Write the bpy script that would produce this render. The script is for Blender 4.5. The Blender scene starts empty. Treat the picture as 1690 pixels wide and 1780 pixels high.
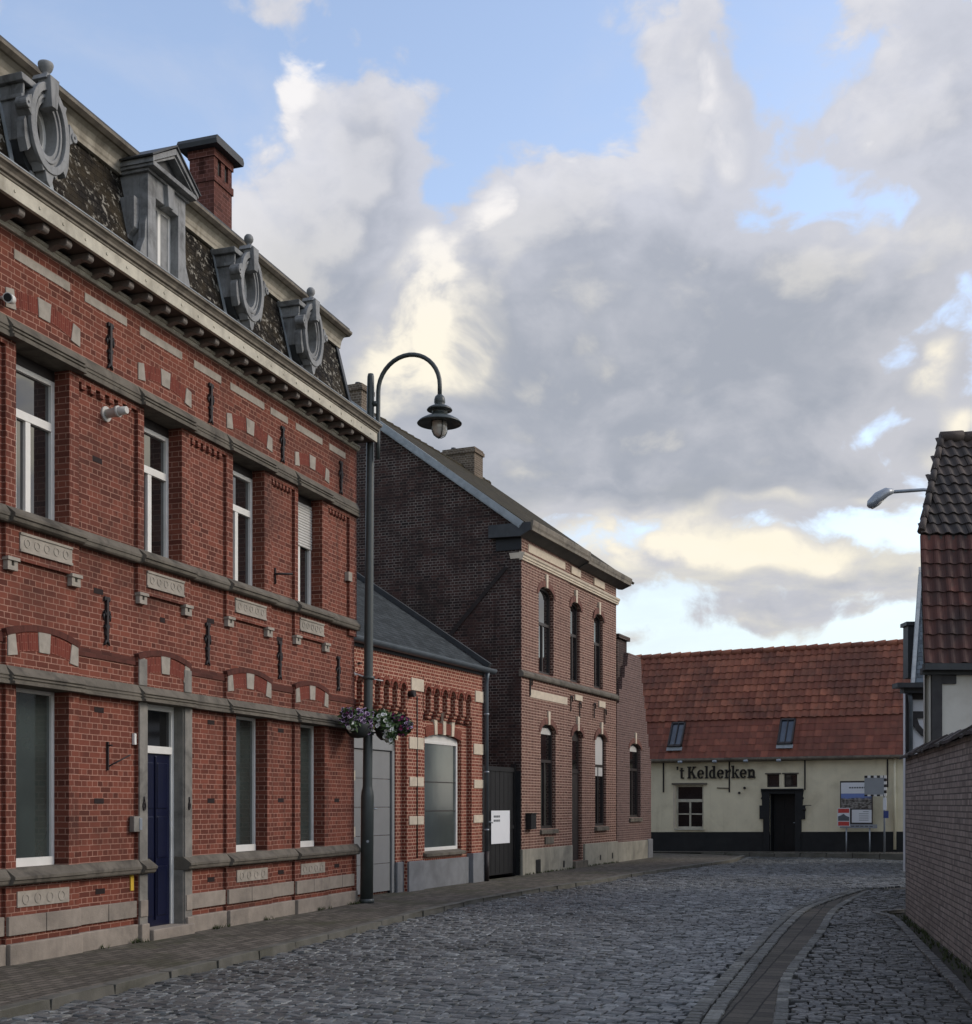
import bpy, bmesh, math, random
from mathutils import Vector, Matrix
random.seed(7)
R = math.radians
scene = bpy.context.scene
COL = scene.collection

# ------------------------------------------------------------------ camera
cam_d = bpy.data.cameras.new("camera")
cam = bpy.data.objects.new("camera", cam_d)
COL.objects.link(cam)
cam.location = (0, 0, 1.6)
cam.rotation_euler = (R(90), 0, 0)
cam_d.sensor_fit = 'HORIZONTAL'
cam_d.sensor_width = 36.0
cam_d.lens = 36.0 * 2200 / 1690
cam_d.shift_y = 508 / 1690
cam_d.clip_start = 0.1
cam_d.clip_end = 2000
scene.camera = cam

# ------------------------------------------------------------------ view, sky, sun
scene.view_settings.view_transform = 'Standard'
scene.view_settings.look = 'None'
scene.view_settings.exposure = 0.0
scene.view_settings.gamma = 1.0
scene.view_settings.use_curve_mapping = False
SUN_AZ, SUN_EL = 84.0, 30.0          # degrees clockwise from +Y, and above the horizon


class NT:
    """small helper to write node trees"""
    def __init__(s, tree):
        s.t = tree; s.n = tree.nodes; s.l = tree.links
    def node(s, typ, **kw):
        nd = s.n.new(typ)
        for k, v in kw.items():
            setattr(nd, k, v)
        return nd
    def put(s, sock, v):
        if v is None:
            return
        if isinstance(v, bpy.types.NodeSocket):
            s.l.new(v, sock)
        elif isinstance(v, (tuple, list)) and len(v) == 3 and sock.type == 'RGBA':
            sock.default_value = (*v, 1)
        else:
            sock.default_value = v
    def math(s, op, a, b=None, c=None, clamp=False):
        nd = s.node('ShaderNodeMath', operation=op); nd.use_clamp = clamp
        s.put(nd.inputs[0], a); s.put(nd.inputs[1], b)
        if c is not None:
            s.put(nd.inputs[2], c)
        return nd.outputs[0]
    def vmath(s, op, a, b=None, scale=None):
        nd = s.node('ShaderNodeVectorMath', operation=op)
        s.put(nd.inputs[0], a); s.put(nd.inputs[1], b)
        if scale is not None:
            s.put(nd.inputs['Scale'], scale)
        return nd.outputs['Value'] if op in ('DOT_PRODUCT', 'LENGTH') else nd.outputs[0]
    def rng(s, v, a, b, lo=0.0, hi=1.0, kind='SMOOTHSTEP'):
        nd = s.node('ShaderNodeMapRange', interpolation_type=kind)
        for i, x in enumerate((v, a, b, lo, hi)):
            s.put(nd.inputs[i], x)
        return nd.outputs[0]
    def mix(s, f, a, b, blend='MIX'):
        nd = s.node('ShaderNodeMix', data_type='RGBA', blend_type=blend)
        s.put(nd.inputs[0], f); s.put(nd.inputs[6], a); s.put(nd.inputs[7], b)
        return nd.outputs[2]
    def noise(s, vec, scale, detail=4.0, rough=0.55, dist=0.0):
        nd = s.node('ShaderNodeTexNoise')
        s.put(nd.inputs['Vector'], vec); s.put(nd.inputs['Scale'], scale)
        s.put(nd.inputs['Detail'], detail); s.put(nd.inputs['Roughness'], rough)
        s.put(nd.inputs['Distortion'], dist)
        return nd.outputs['Fac']
    def sep(s, v):
        nd = s.node('ShaderNodeSeparateXYZ'); s.put(nd.inputs[0], v)
        return nd.outputs
    def comb(s, x, y, z):
        nd = s.node('ShaderNodeCombineXYZ')
        for i, a in enumerate((x, y, z)):
            s.put(nd.inputs[i], a)
        return nd.outputs[0]


def build_world():
    w = bpy.data.worlds.new("World"); scene.world = w
    w.use_nodes = True
    w.node_tree.nodes.clear()
    T = NT(w.node_tree)

    # cloud density as a node group of the direction, used twice (here and a step towards the light)
    g = bpy.data.node_groups.new("cloud_density", 'ShaderNodeTree')
    g.interface.new_socket("Dir", in_out='INPUT', socket_type='NodeSocketVector')
    g.interface.new_socket("Density", in_out='OUTPUT', socket_type='NodeSocketFloat')
    g.interface.new_socket("Glow", in_out='OUTPUT', socket_type='NodeSocketFloat')
    G = NT(g)
    gi = G.node('NodeGroupInput'); go = G.node('NodeGroupOutput')
    d = G.vmath('NORMALIZE', gi.outputs[0])
    # billowing warp
    w1 = G.node('ShaderNodeTexNoise'); G.put(w1.inputs['Vector'], d)
    w1.inputs['Scale'].default_value = 7.0; w1.inputs['Detail'].default_value = 3.0
    off = G.vmath('SCALE', G.vmath('SUBTRACT', w1.outputs['Color'], (0.5, 0.5, 0.5)), scale=0.07)
    dw = G.vmath('ADD', d, off)
    x, y, z = G.sep(dw)
    az = G.math('MULTIPLY', G.math('ARCTAN2', x, y), 57.2958)
    el = G.math('MULTIPLY', G.math('ARCSINE', z, None, clamp=False), 57.2958)
    # banks of cloud: azimuth, elevation, half width, half height (degrees), weight
    def banks(L):
        tot = None
        for (a, e, ra, re, wt) in L:
            dx = G.math('MULTIPLY', G.math('SUBTRACT', az, a), 1 / ra)
            dy = G.math('MULTIPLY', G.math('SUBTRACT', el, e), 1 / re)
            r2 = G.math('MULTIPLY_ADD', dx, dx, G.math('MULTIPLY', dy, dy))
            f = G.math('MULTIPLY', G.math('EXPONENT', G.math('MULTIPLY', r2, -1.0)), wt)
            tot = f if tot is None else G.math('ADD', tot, f)
        return tot
    tot = G.math('MINIMUM', G.math('MULTIPLY', banks(CLOUD_BANKS), 1.4), 1.75)
    glow = banks(LIGHT_BANKS)
    # elsewhere in the sky: broken cloud everywhere outside the part in view
    away = G.rng(G.math('ABSOLUTE', az), 24.0, 40.0)
    high = G.rng(el, 33.0, 45.0)
    tot = G.math('ADD', tot, G.math('MULTIPLY', G.math('MAXIMUM', away, high), 0.52))
    st = G.vmath('MULTIPLY', dw, (1, 1, 1.5))
    n1 = G.noise(st, 9.0, 7.0, 0.58, 0.0)
    n2 = G.noise(st, 27.0, 4.0, 0.62, 0.0)
    nn = G.math('ADD', G.math('MULTIPLY', G.math('SUBTRACT', n1, 0.5), 2.2), G.math('MULTIPLY', G.math('SUBTRACT', n2, 0.5), 0.9))
    for sc, wt in ((17.0, 0.55), (41.0, 0.35)):      # round heads of cumulus
        vo = G.node('ShaderNodeTexVoronoi', feature='F1'); G.put(vo.inputs['Vector'], st)
        vo.inputs['Scale'].default_value = sc
        nn = G.math('ADD', nn, G.math('MULTIPLY', G.math('SUBTRACT', 0.45, vo.outputs['Distance']), wt))
    G.put(go.inputs[0], G.math('ADD', tot, nn))
    G.put(go.inputs[1], G.math('MULTIPLY', glow, G.math('ADD', 0.75, G.math('MULTIPLY', nn, 0.95))))

    tc = T.node('ShaderNodeTexCoord')
    D0 = T.vmath('NORMALIZE', tc.outputs['Generated'])
    def dens(v):
        nd = T.node('ShaderNodeGroup'); nd.node_tree = g
        T.put(nd.inputs[0], v)
        return nd.outputs
    x, y, z = T.sep(D0)
    az = T.math('MULTIPLY', T.math('ARCTAN2', x, y), 57.2958)
    el = T.math('MULTIPLY', T.math('ARCSINE', z), 57.2958)
    da, glow = dens(D0)
    db = dens(T.vmath('ADD', D0, (-0.045, 0.0, 0.022)))[0]
    cover = T.rng(da, 0.30, 0.70)
    thick = T.rng(da, 0.6, 2.0)
    lit = T.math('MAXIMUM', T.math('MULTIPLY', T.rng(T.math('SUBTRACT', da, db), 0.15, 1.1), 0.42), T.rng(glow, 0.20, 0.85))
    # the clear sky
    sky = T.node('ShaderNodeTexSky', sky_type='NISHITA')
    sky.sun_disc = False
    sky.sun_elevation = R(SUN_EL); sky.sun_rotation = R(SUN_AZ)
    sky.altitude = 0; sky.air_density = 1.0; sky.dust_density = 0.6; sky.ozone_density = 1.6
    skyc = T.mix(1.0, sky.outputs[0], SKY_TINT, 'MULTIPLY')
    veil = T.math('MULTIPLY', T.noise(T.vmath('MULTIPLY', D0, (1, 1, 2.2)), 3.2, 7.0, 0.6, 0.3), 1.0)
    skyc = T.mix(T.math('MULTIPLY', T.rng(veil, 0.44, 0.72), 0.55), skyc, (6.2, 6.7, 8.0))
    # pale clear air low down
    low = T.rng(el, 15.0, 5.0)
    skyc = T.mix(T.math('MULTIPLY', low, 0.85), skyc, (7.6, 8.7, 9.0))
    # cloud colours: grey-blue bodies, white sunlit edges, cream where the evening light is low
    warm = T.rng(el, 27.0, 19.0)
    bright = T.mix(warm, (9.4, 9.2, 9.3), (10.2, 9.5, 8.0))
    body = T.mix(warm, (6.3, 6.5, 7.3), (5.8, 5.9, 6.4))
    deep = T.mix(warm, (4.5, 4.8, 5.6), (3.9, 4.2, 4.85))
    tone = T.noise(T.vmath('MULTIPLY', D0, (1, 1, 1.6)), 13.0, 6.0, 0.6, 0.4)
    cl = T.mix(T.math('ADD', thick, T.math('MULTIPLY', T.math('SUBTRACT', tone, 0.5), 1.3), None, True), body, deep)
    cl = T.mix(lit, cl, bright)
    # cream evening cloud towards the horizon
    creamn = T.noise(T.vmath('MULTIPLY', D0, (1, 1, 4.0)), 6.0, 6.0, 0.6, 0.2)
    cream = T.math('MULTIPLY', T.rng(el, 15.5, 9.0), T.rng(creamn, 0.38, 0.62))
    cl = T.mix(T.math('MULTIPLY', cream, 0.45), cl, (9.6, 9.0, 7.0))
    col = T.mix(cover, skyc, cl)
    bg = T.node('ShaderNodeBackground'); bg.inputs['Strength'].default_value = 0.1
    T.put(bg.inputs['Color'], col)
    w.cycles.sampling_method = 'MANUAL'; w.cycles.sample_map_resolution = 512
    out = T.node('ShaderNodeOutputWorld')
    T.l.new(bg.outputs[0], out.inputs[0])


SKY_TINT = (3.7, 3.1, 2.75)
CLOUD_BANKS = [   # azimuth, elevation, half width, half height (degrees), weight
    # the cumulus on the left
    (-8.9, 28.8, 1.5, 2.0, 0.55), (-5.0, 27.6, 3.0, 2.2, 1.0), (-6.8, 24.4, 4.4, 2.6, 1.0), (-11.2, 26.0, 1.6, 2.2, 0.5), (-9.0, 21.4, 4.6, 2.6, 0.8),
    # the tower in the middle and its shoulders
    (8.4, 30.6, 2.6, 2.8, 0.75), (9.4, 27.2, 3.0, 2.4, 0.8), (4.4, 25.6, 2.2, 1.6, 0.75), (1.2, 24.0, 1.8, 1.6, 0.75),
    # the great grey bank
    (5.0, 22.0, 5.4, 3.0, 1.1), (12.6, 21.8, 5.2, 2.8, 1.15), (-2.0, 20.4, 3.2, 2.6, 0.85), (-4.2, 17.6, 4.0, 2.6, 0.8), (8.6, 17.6, 7.0, 3.0, 1.15), (1.0, 16.4, 6.0, 2.8, 1.0),
    (14.6, 17.4, 4.0, 2.4, 0.8), (6.0, 14.0, 7.0, 1.7, 0.9), (14.5, 13.6, 5.6, 1.3, 0.85), (-5.0, 13.6, 5.0, 2.4, 0.6),
    # upper right veil, right edge
    (19.4, 30.4, 4.6, 4.8, 1.0), (20.6, 26.0, 2.8, 2.4, 0.8), (16.8, 26.2, 1.2, 1.2, 0.5), (20.2, 22.0, 3.0, 1.8, 0.55), (19.4, 17.6, 1.5, 1.6, 0.6), (21.0, 15.2, 3.0, 1.2, 0.7),
    (62.0, 17.0, 16.0, 10.0, 0.8),
    # low streaks
    (8.5, 10.4, 5.0, 1.3, 0.75), (15.5, 10.0, 5.0, 1.4, 0.8), (13.0, 8.2, 5.5, 0.7, 0.5),
]
LIGHT_BANKS = [   # where the low sun catches the cloud
    (-9.4, 28.6, 1.8, 2.2, 1.0), (-10.6, 25.6, 1.8, 2.6, 0.7), (-2.4, 20.8, 3.0, 2.8, 1.25), (-4.4, 18.4, 2.4, 2.2, 0.8), (0.9, 24.7, 1.2, 1.2, 1.1), (-1.2, 22.8, 1.6, 1.5, 0.6),
    (4.2, 26.6, 1.0, 0.8, 0.85), (10.4, 27.6, 1.6, 1.6, 0.7), (9.4, 29.4, 1.0, 0.8, 0.8), (7.6, 26.2, 1.0, 0.8, 0.5), (16.9, 26.5, 0.9, 0.9, 0.9), (19.3, 17.9, 1.2, 1.3, 1.1), (12.0, 24.8, 1.6, 0.8, 0.35),
    (62.0, 17.0, 14.0, 9.0, 1.6), (155.0, 28.0, 40.0, 22.0, 0.8), (-155.0, 28.0, 40.0, 22.0, 0.8), (-8.2, 30.2, 1.2, 0.9, 0.8), (-3.4, 29.6, 1.6, 0.8, 0.5),
    (9.6, 18.4, 1.0, 0.9, 0.45), (3.6, 15.2, 4.0, 1.0, 0.35), (7.6, 11.0, 5.5, 1.1, 1.1), (14.5, 10.4, 4.5, 1.0, 0.95), (14.5, 13.0, 5.0, 0.5, 0.6), (20.8, 15.9, 1.2, 0.6, 0.8), (7.0, 12.4, 3.6, 0.6, 0.5),
]
build_world()

sun_d = bpy.data.lights.new("sun", 'SUN')
sun_d.energy = 1.5
sun_d.angle = R(22)
sun_d.color = (1.0, 0.92, 0.82)
sun = bpy.data.objects.new("sun", sun_d); COL.objects.link(sun)
_a, _e = R(SUN_AZ), R(SUN_EL)
_dir = Vector((math.sin(_a) * math.cos(_e), math.cos(_a) * math.cos(_e), math.sin(_e)))
sun.rotation_euler = _dir.to_track_quat('Z', 'Y').to_euler()


# ------------------------------------------------------------------ materials (all procedural)
def lin(r, g, b):
    def f(c):
        c /= 255
        return c / 12.92 if c <= 0.04045 else ((c + 0.055) / 1.055) ** 2.4
    return (f(r), f(g), f(b))


def new_mat(name):
    m = bpy.data.materials.new(name)
    m.use_nodes = True
    T = NT(m.node_tree)
    b = m.node_tree.nodes['Principled BSDF']
    return m, T, b


def uv_of(T):
    return T.node('ShaderNodeUVMap', uv_map='UVMap').outputs[0]


def obj_co(T):
    return T.node('ShaderNodeTexCoord').outputs['Object']


def bump(T, b, h, strength=0.5, dist=0.01):
    nd = T.node('ShaderNodeBump')
    nd.inputs['Strength'].default_value = strength
    nd.inputs['Distance'].default_value = dist
    T.put(nd.inputs['Height'], h)
    T.put(b.inputs['Normal'], nd.outputs[0])


def brick_mat(name, c1, c2, mortar, bw=0.19, rh=0.064, ms=0.006, bond='english', stain=(0.05, 0.04, 0.035),
              stain_amt=0.35, pale=None, pale_amt=0.0, dark_low=0.0, mortar_patch=0.0):
    m, T, b = new_mat(name)
    uv = uv_of(T)
    # the courses are laid by hand: a slight waver
    wv = T.node('ShaderNodeTexNoise'); T.put(wv.inputs['Vector'], uv)
    wv.inputs['Scale'].default_value = 2.3; wv.inputs['Detail'].default_value = 2
    wob = T.vmath('MULTIPLY', T.vmath('SUBTRACT', wv.outputs['Color'], (0.5, 0.5, 0.5)), (0.02, 0.012, 0))
    wv2 = T.node('ShaderNodeTexNoise'); T.put(wv2.inputs['Vector'], uv)
    wv2.inputs['Scale'].default_value = 40; wv2.inputs['Detail'].default_value = 2
    wob2 = T.vmath('MULTIPLY', T.vmath('SUBTRACT', wv2.outputs['Color'], (0.5, 0.5, 0.5)), (0.008, 0.006, 0))
    vec = T.vmath('ADD', T.vmath('ADD', uv, wob), wob2)
    br = T.node('ShaderNodeTexBrick')
    br.offset = 0.5; br.offset_frequency = 2
    br.squash = 0.5 if bond == 'english' else 1.0
    br.squash_frequency = 2
    T.put(br.inputs['Vector'], vec)
    T.put(br.inputs['Color1'], (0, 0, 0)); T.put(br.inputs['Color2'], (1, 1, 1)); T.put(br.inputs['Mortar'], (0.5, 0.5, 0.5))
    br.inputs['Scale'].default_value = 1.0
    br.inputs['Mortar Size'].default_value = ms
    br.inputs['Mortar Smooth'].default_value = 0.25
    br.inputs['Bias'].default_value = 0.0
    br.inputs['Brick Width'].default_value = bw
    br.inputs['Row Height'].default_value = rh
    rnd = br.outputs['Color']
    col = T.mix(T.rng(rnd, 0.0, 1.0, kind='LINEAR'), c1, c2)
    # odd burnt bricks
    burnt = T.rng(T.noise(T.vmath('ADD', uv, T.vmath('SCALE', rnd, scale=7.3)), 0.9, 1.0), 0.57, 0.63)
    col = T.mix(T.math('MULTIPLY', burnt, 0.55), col, tuple(0.45 * x for x in c1))
    fine = T.noise(uv, 90, 3, 0.6)
    col = T.mix(T.rng(fine, 0.3, 0.75), col, T.mix(0.22, col, tuple(min(1, 1.5 * x) for x in c2)))
    mort = T.mix(T.rng(T.noise(uv, 5, 4, 0.6), 0.3, 0.7), tuple(0.72 * x for x in mortar), mortar)
    mf = br.outputs['Fac']
    if mortar_patch:
        mf = T.math('MULTIPLY', mf, T.rng(T.noise(uv, 1.3, 5, 0.65), 0.36, 0.62, 1 - mortar_patch, 1.0))
    col = T.mix(mf, col, mort)
    big = T.noise(uv, 0.55, 6, 0.62, 0.4)
    col = T.mix(T.math('MULTIPLY', T.rng(big, 0.48, 0.75), stain_amt), col, stain)
    streak = T.noise(T.vmath('MULTIPLY', uv, (3.5, 0.25, 1)), 1.0, 5, 0.6)
    col = T.mix(T.math('MULTIPLY', T.rng(streak, 0.55, 0.8), stain_amt * 0.8), col, tuple(0.6 * x for x in stain))
    if pale:
        pn = T.noise(uv, 1.1, 6, 0.65, 0.5)
        col = T.mix(T.math('MULTIPLY', T.rng(pn, 0.56, 0.72), pale_amt), col, pale)
    T.put(b.inputs['Base Color'], col)
    b.inputs['Roughness'].default_value = 0.88
    b.inputs['Specular IOR Level'].default_value = 0.25
    h = T.math('ADD', T.math('MULTIPLY', mf, -1.0), T.math('MULTIPLY', fine, 0.35))
    bump(T, b, h, 0.7, 0.006)
    return m


def plain(name, col, rough=0.7, var=0.25, scale=6.0, dirt=None, dirt_amt=0.4, dirt_scale=2.0, spec=0.4, metal=0.0,
          bmp=0.0, bscale=60.0, streaks=0.0, speck=None):
    """a base colour with grain, blotches and optional run-off streaks"""
    m, T, b = new_mat(name)
    co = obj_co(T)
    n = T.noise(co, scale, 6, 0.6)
    c = T.mix(T.rng(n, 0.25, 0.75), tuple(x * (1 - var) for x in col), tuple(min(1, x * (1 + var)) for x in col))
    if dirt:
        dn = T.noise(co, dirt_scale, 7, 0.65, 0.4)
        c = T.mix(T.math('MULTIPLY', T.rng(dn, 0.45, 0.72), dirt_amt), c, dirt)
    if streaks:
        sn = T.noise(T.vmath('MULTIPLY', co, (9, 9, 0.5)), 1.0, 5, 0.6)
        c = T.mix(T.math('MULTIPLY', T.rng(sn, 0.5, 0.78), streaks), c, dirt or tuple(0.3 * x for x in col))
    if speck:
        sp = T.noise(co, 34, 3, 0.7)
        c = T.mix(T.math('MULTIPLY', T.rng(sp, 0.60, 0.68), 0.7), c, speck)
    T.put(b.inputs['Base Color'], c)
    b.inputs['Roughness'].default_value = rough
    b.inputs['Specular IOR Level'].default_value = spec
    b.inputs['Metallic'].default_value = metal
    if bmp:
        bump(T, b, T.noise(co, bscale, 4, 0.6), bmp, 0.01)
    return m


def glass_mat(name, col, rough=0.06, coat=0.0, var=0.35, ior=1.6):
    """window pane: reflects what stands across the street, dark room or film behind it"""
    m, T, b = new_mat(name)
    co = obj_co(T)
    n = T.noise(co, 1.6, 3, 0.5)
    c = T.mix(T.rng(n, 0.3, 0.7), tuple(x * (1 - var) for x in col), tuple(x * (1 + var) for x in col))
    T.put(b.inputs['Base Color'], c)
    b.inputs['Roughness'].default_value = rough
    b.inputs['IOR'].default_value = ior
    b.inputs['Specular IOR Level'].default_value = 0.6
    bump(T, b, T.noise(co, 1.3, 2, 0.5), 0.06, 0.02)
    return m


def slate_mat(name, base, lichen, amt, w=0.2, h=0.16, moss=None):
    m, T, b = new_mat(name)
    uv = uv_of(T)
    br = T.node('ShaderNodeTexBrick'); br.offset = 0.5; br.offset_frequency = 2; br.squash = 1.0
    T.put(br.inputs['Vector'], uv)
    T.put(br.inputs['Color1'], (0, 0, 0)); T.put(br.inputs['Color2'], (1, 1, 1)); T.put(br.inputs['Mortar'], (0.3, 0.3, 0.3))
    br.inputs['Scale'].default_value = 1; br.inputs['Mortar Size'].default_value = 0.006; br.inputs['Mortar Smooth'].default_value = 0.3
    br.inputs['Brick Width'].default_value = w; br.inputs['Row Height'].default_value = h
    c = T.mix(T.rng(br.outputs['Color'], 0, 1, kind='LINEAR'), tuple(0.7 * x for x in base), tuple(1.3 * x for x in base))
    c = T.mix(br.outputs['Fac'], c, tuple(0.25 * x for x in base))
    n = T.noise(uv, 3.2, 7, 0.68, 0.6)
    n2 = T.noise(uv, 13.0, 5, 0.65, 0.3)
    if moss:
        c = T.mix(T.math('MULTIPLY', T.rng(T.noise(uv, 1.5, 7, 0.68), 0.42, 0.66), 0.8), c, moss)
    lm = T.math('MULTIPLY', T.rng(n2, 0.53, 0.59), T.rng(n, 0.46, 0.56))
    c = T.mix(T.math('MULTIPLY', lm, amt), c, lichen)
    T.put(b.inputs['Base Color'], c)
    b.inputs['Roughness'].default_value = 0.9; b.inputs['Specular IOR Level'].default_value = 0.12
    su, sv, _ = T.sep(uv)
    tilt = T.math('FRACT', T.math('DIVIDE', sv, h))
    bump(T, b, T.math('SUBTRACT', T.math('MULTIPLY', tilt, -0.9), T.math('MULTIPLY', br.outputs['Fac'], 0.6)), 0.8, 0.012)
    return m


def tile_mat(name, a, bcol, dark, moss):
    """clay tiles: every tile its own shade, sooty and mossy in patches"""
    m, T, b = new_mat(name)
    co = obj_co(T)
    isl = T.node('ShaderNodeNewGeometry').outputs['Random Per Island']
    c = T.mix(isl, a, bcol)
    odd = T.math('GREATER_THAN', T.math('FRACT', T.math('MULTIPLY', isl, 37.7)), 0.86)
    c = T.mix(T.math('MULTIPLY', odd, 0.35), c, tuple(min(1, 1.8 * x) for x in bcol))
    n = T.noise(co, 0.55, 7, 0.65, 0.4)
    c = T.mix(T.math('MULTIPLY', T.rng(n, 0.42, 0.68), 0.75), c, dark)
    n2 = T.noise(co, 6, 6, 0.7, 0.3)
    c = T.mix(T.math('MULTIPLY', T.rng(n2, 0.52, 0.68), 0.55), c, moss)
    T.put(b.inputs['Base Color'], c)
    b.inputs['Roughness'].default_value = 0.8
    bump(T, b, T.noise(co, 50, 4, 0.6), 0.3, 0.01)
    return m


M = {}
M['brick'] = brick_mat('red_brick', lin(91, 49, 39), lin(123, 69, 54), lin(176, 134, 116), ms=0.0050, stain=lin(58, 43, 37), stain_amt=0.62)
M['soldier'] = brick_mat('red_soldier_brick', lin(104, 48, 38), lin(116, 56, 44), lin(150, 100, 84), bw=0.16, rh=0.066, ms=0.0045, bond='run', stain=lin(72, 42, 36), stain_amt=0.3)
M['hood'] = brick_mat('dark_hood_brick', lin(78, 44, 36), lin(92, 52, 44), lin(98, 64, 54), bw=0.19, rh=0.064, ms=0.003, bond='run', stain=lin(56, 42, 36), stain_amt=0.4)
M['brick_c'] = brick_mat('orange_brick', lin(114, 58, 46), lin(134, 72, 57), lin(204, 164, 140), ms=0.0095, stain=lin(80, 50, 42), stain_amt=0.3)
M['soldier_c'] = brick_mat('orange_soldier_brick', lin(112, 56, 44), lin(126, 66, 52), lin(160, 112, 92), bw=0.16, rh=0.066, ms=0.005, bond='run', stain=lin(72, 42, 36), stain_amt=0.3)
M['niche'] = brick_mat('darker_niche_back', lin(70, 38, 32), lin(84, 46, 38), lin(84, 52, 44), ms=0.003, stain=lin(50, 34, 30), stain_amt=0.4)
M['brick_d'] = brick_mat('pink_brick', lin(86, 57, 49), lin(106, 72, 62), lin(190, 160, 142), ms=0.0100, stain=lin(76, 60, 56), stain_amt=0.28)
M['soldier_d'] = brick_mat('brown_soldier_brick', lin(100, 66, 58), lin(116, 78, 68), lin(150, 116, 104), bw=0.16, rh=0.066, ms=0.005, bond='run', stain=lin(76, 58, 52), stain_amt=0.3)
M['brick_e'] = brick_mat('mauve_brick', lin(82, 62, 58), lin(98, 75, 70), lin(150, 130, 121), ms=0.0085, stain=lin(80, 64, 62), stain_amt=0.35)
M['brick_gable'] = brick_mat('sooty_gable_brick', lin(38, 32, 30), lin(68, 48, 43), lin(142, 132, 124), ms=0.0066, stain=lin(40, 37, 34),
                             stain_amt=0.8, mortar_patch=0.85)
M['brick_ch'] = brick_mat('chimney_brick', lin(82, 48, 40), lin(100, 60, 50), lin(150, 108, 100), ms=0.005, stain=lin(56, 40, 36), stain_amt=0.5, mortar_patch=0.8)
M['brick_old'] = brick_mat('old_chimney_brick', lin(92, 80, 68), lin(108, 94, 80), lin(160, 150, 134), ms=0.006, stain=lin(66, 58, 50), stain_amt=0.6)
M['brick_g'] = brick_mat('garden_wall_brick', lin(128, 118, 113), lin(162, 150, 142), lin(98, 92, 88), bw=0.2, rh=0.066, ms=0.008, bond='english', stain=lin(100, 94, 88),
                         stain_amt=0.5, pale=lin(172, 156, 146), pale_amt=0.35)
M['stone'] = plain('blue_stone', lin(128, 124, 116), 0.85, 0.2, 5, lin(62, 60, 56), 0.75, 1.6, bmp=0.35, streaks=0.35)
M['string'] = plain('weathered_string_course', lin(106, 100, 90), 0.9, 0.2, 4, lin(56, 53, 49), 0.8, 2.2, bmp=0.3, streaks=0.45, spec=.2)
M['frieze'] = plain('pale_frieze_stone', lin(158, 150, 138), 0.85, 0.15, 9, lin(110, 106, 96), 0.5, 3, bmp=0.3)
M['plinth'] = plain('plinth_stone', lin(146, 136, 124), 0.9, 0.2, 3, lin(92, 86, 78), 0.6, 1.5, bmp=0.4, streaks=0.3)
M['cream_wood'] = plain('weathered_cream_paint', lin(192, 186, 168), 0.7, 0.12, 8, lin(120, 112, 96), 0.55, 2.0, streaks=0.45, bmp=0.15)
M['crown_paint'] = plain('dirty_crown_paint', lin(168, 161, 145), .75, .14, 8, lin(104, 96, 82), .65, 2.2, streaks=.6)
M['gutter_wood'] = plain('dirty_gutter_paint', lin(122, 114, 101), 0.7, 0.2, 8, lin(74, 68, 60), 0.8, 2.5, streaks=0.6)
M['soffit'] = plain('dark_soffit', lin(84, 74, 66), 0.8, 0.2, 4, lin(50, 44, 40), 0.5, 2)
M['modillion'] = plain('brown_modillion_paint', lin(124, 116, 108), 0.45, 0.15, 6, lin(84, 72, 66), 0.5, 4)
M['zinc'] = plain('grey_dormer_zinc', lin(136, 137, 136), 0.65, 0.2, 6, lin(70, 70, 68), 0.8, 3.0, streaks=0.65, bmp=0.1)
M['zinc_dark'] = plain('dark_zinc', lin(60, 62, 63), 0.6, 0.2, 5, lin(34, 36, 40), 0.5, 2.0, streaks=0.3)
M['lead'] = plain('lead_flashing', lin(150, 156, 158), 0.6, 0.15, 6, lin(96, 100, 102), 0.5, 3)
M['slate_a'] = slate_mat('lichened_slate', lin(34, 31, 28), lin(168, 163, 150), 0.7, 0.11, 0.075, lin(66, 58, 44))
M['slate_c'] = slate_mat('new_dark_slate', lin(62, 66, 67), lin(110, 114, 112), 0.15, 0.22, 0.12)
M['slate_d'] = slate_mat('brown_tiled_roof', lin(62, 55, 42), lin(84, 80, 64), 0.3, 0.25, 0.22, lin(54, 51, 33))
M['slate_i'] = slate_mat('blue_slate', lin(78, 88, 96), lin(120, 126, 126), 0.2, 0.25, 0.14)
M['tile_f'] = tile_mat('old_red_tiles', lin(120, 66, 48), lin(150, 92, 68), lin(90, 57, 46), lin(116, 84, 66))
M['tile_f2'] = tile_mat('flat_red_tiles', lin(114, 62, 47), lin(130, 75, 56), lin(92, 56, 44), lin(96, 66, 50))
M['tile_h'] = tile_mat('dark_red_pantiles', lin(70, 42, 36), lin(92, 54, 44), lin(46, 38, 36), lin(62, 50, 44))
M['tile_h_top'] = tile_mat('sooty_pantiles', lin(52, 46, 44), lin(66, 56, 50), lin(38, 36, 36), lin(60, 56, 48))
M['white_frame'] = plain('white_frame', lin(225, 223, 216), 0.4, 0.05, 5, lin(170, 166, 156), 0.25, 2)
M['dark_frame'] = plain('dark_brown_frame', lin(46, 40, 38), 0.5, 0.2, 5, spec=0.5)
M['grey_frame'] = plain('grey_frame', lin(148, 152, 156), 0.5, 0.1, 5)
M['shutter'] = plain('white_roller_shutter', lin(198, 196, 190), 0.5, 0.05, 4)
M['pane_up'] = glass_mat('upper_pane', (0.012, 0.013, 0.014), 0.03, ior=2.3)
M['pane_low'] = glass_mat('filmed_pane', lin(56, 64, 61), 0.09, var=0.25, ior=1.9)
M['pane_dark'] = glass_mat('dark_pane', (0.01, 0.01, 0.011), 0.05)
M['pane_sky'] = glass_mat('skylight_pane', lin(70, 80, 92), 0.08)
M['blue_door'] = plain('dark_blue_door', lin(12, 17, 44), 0.28, 0.12, 3, spec=0.5)
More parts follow.
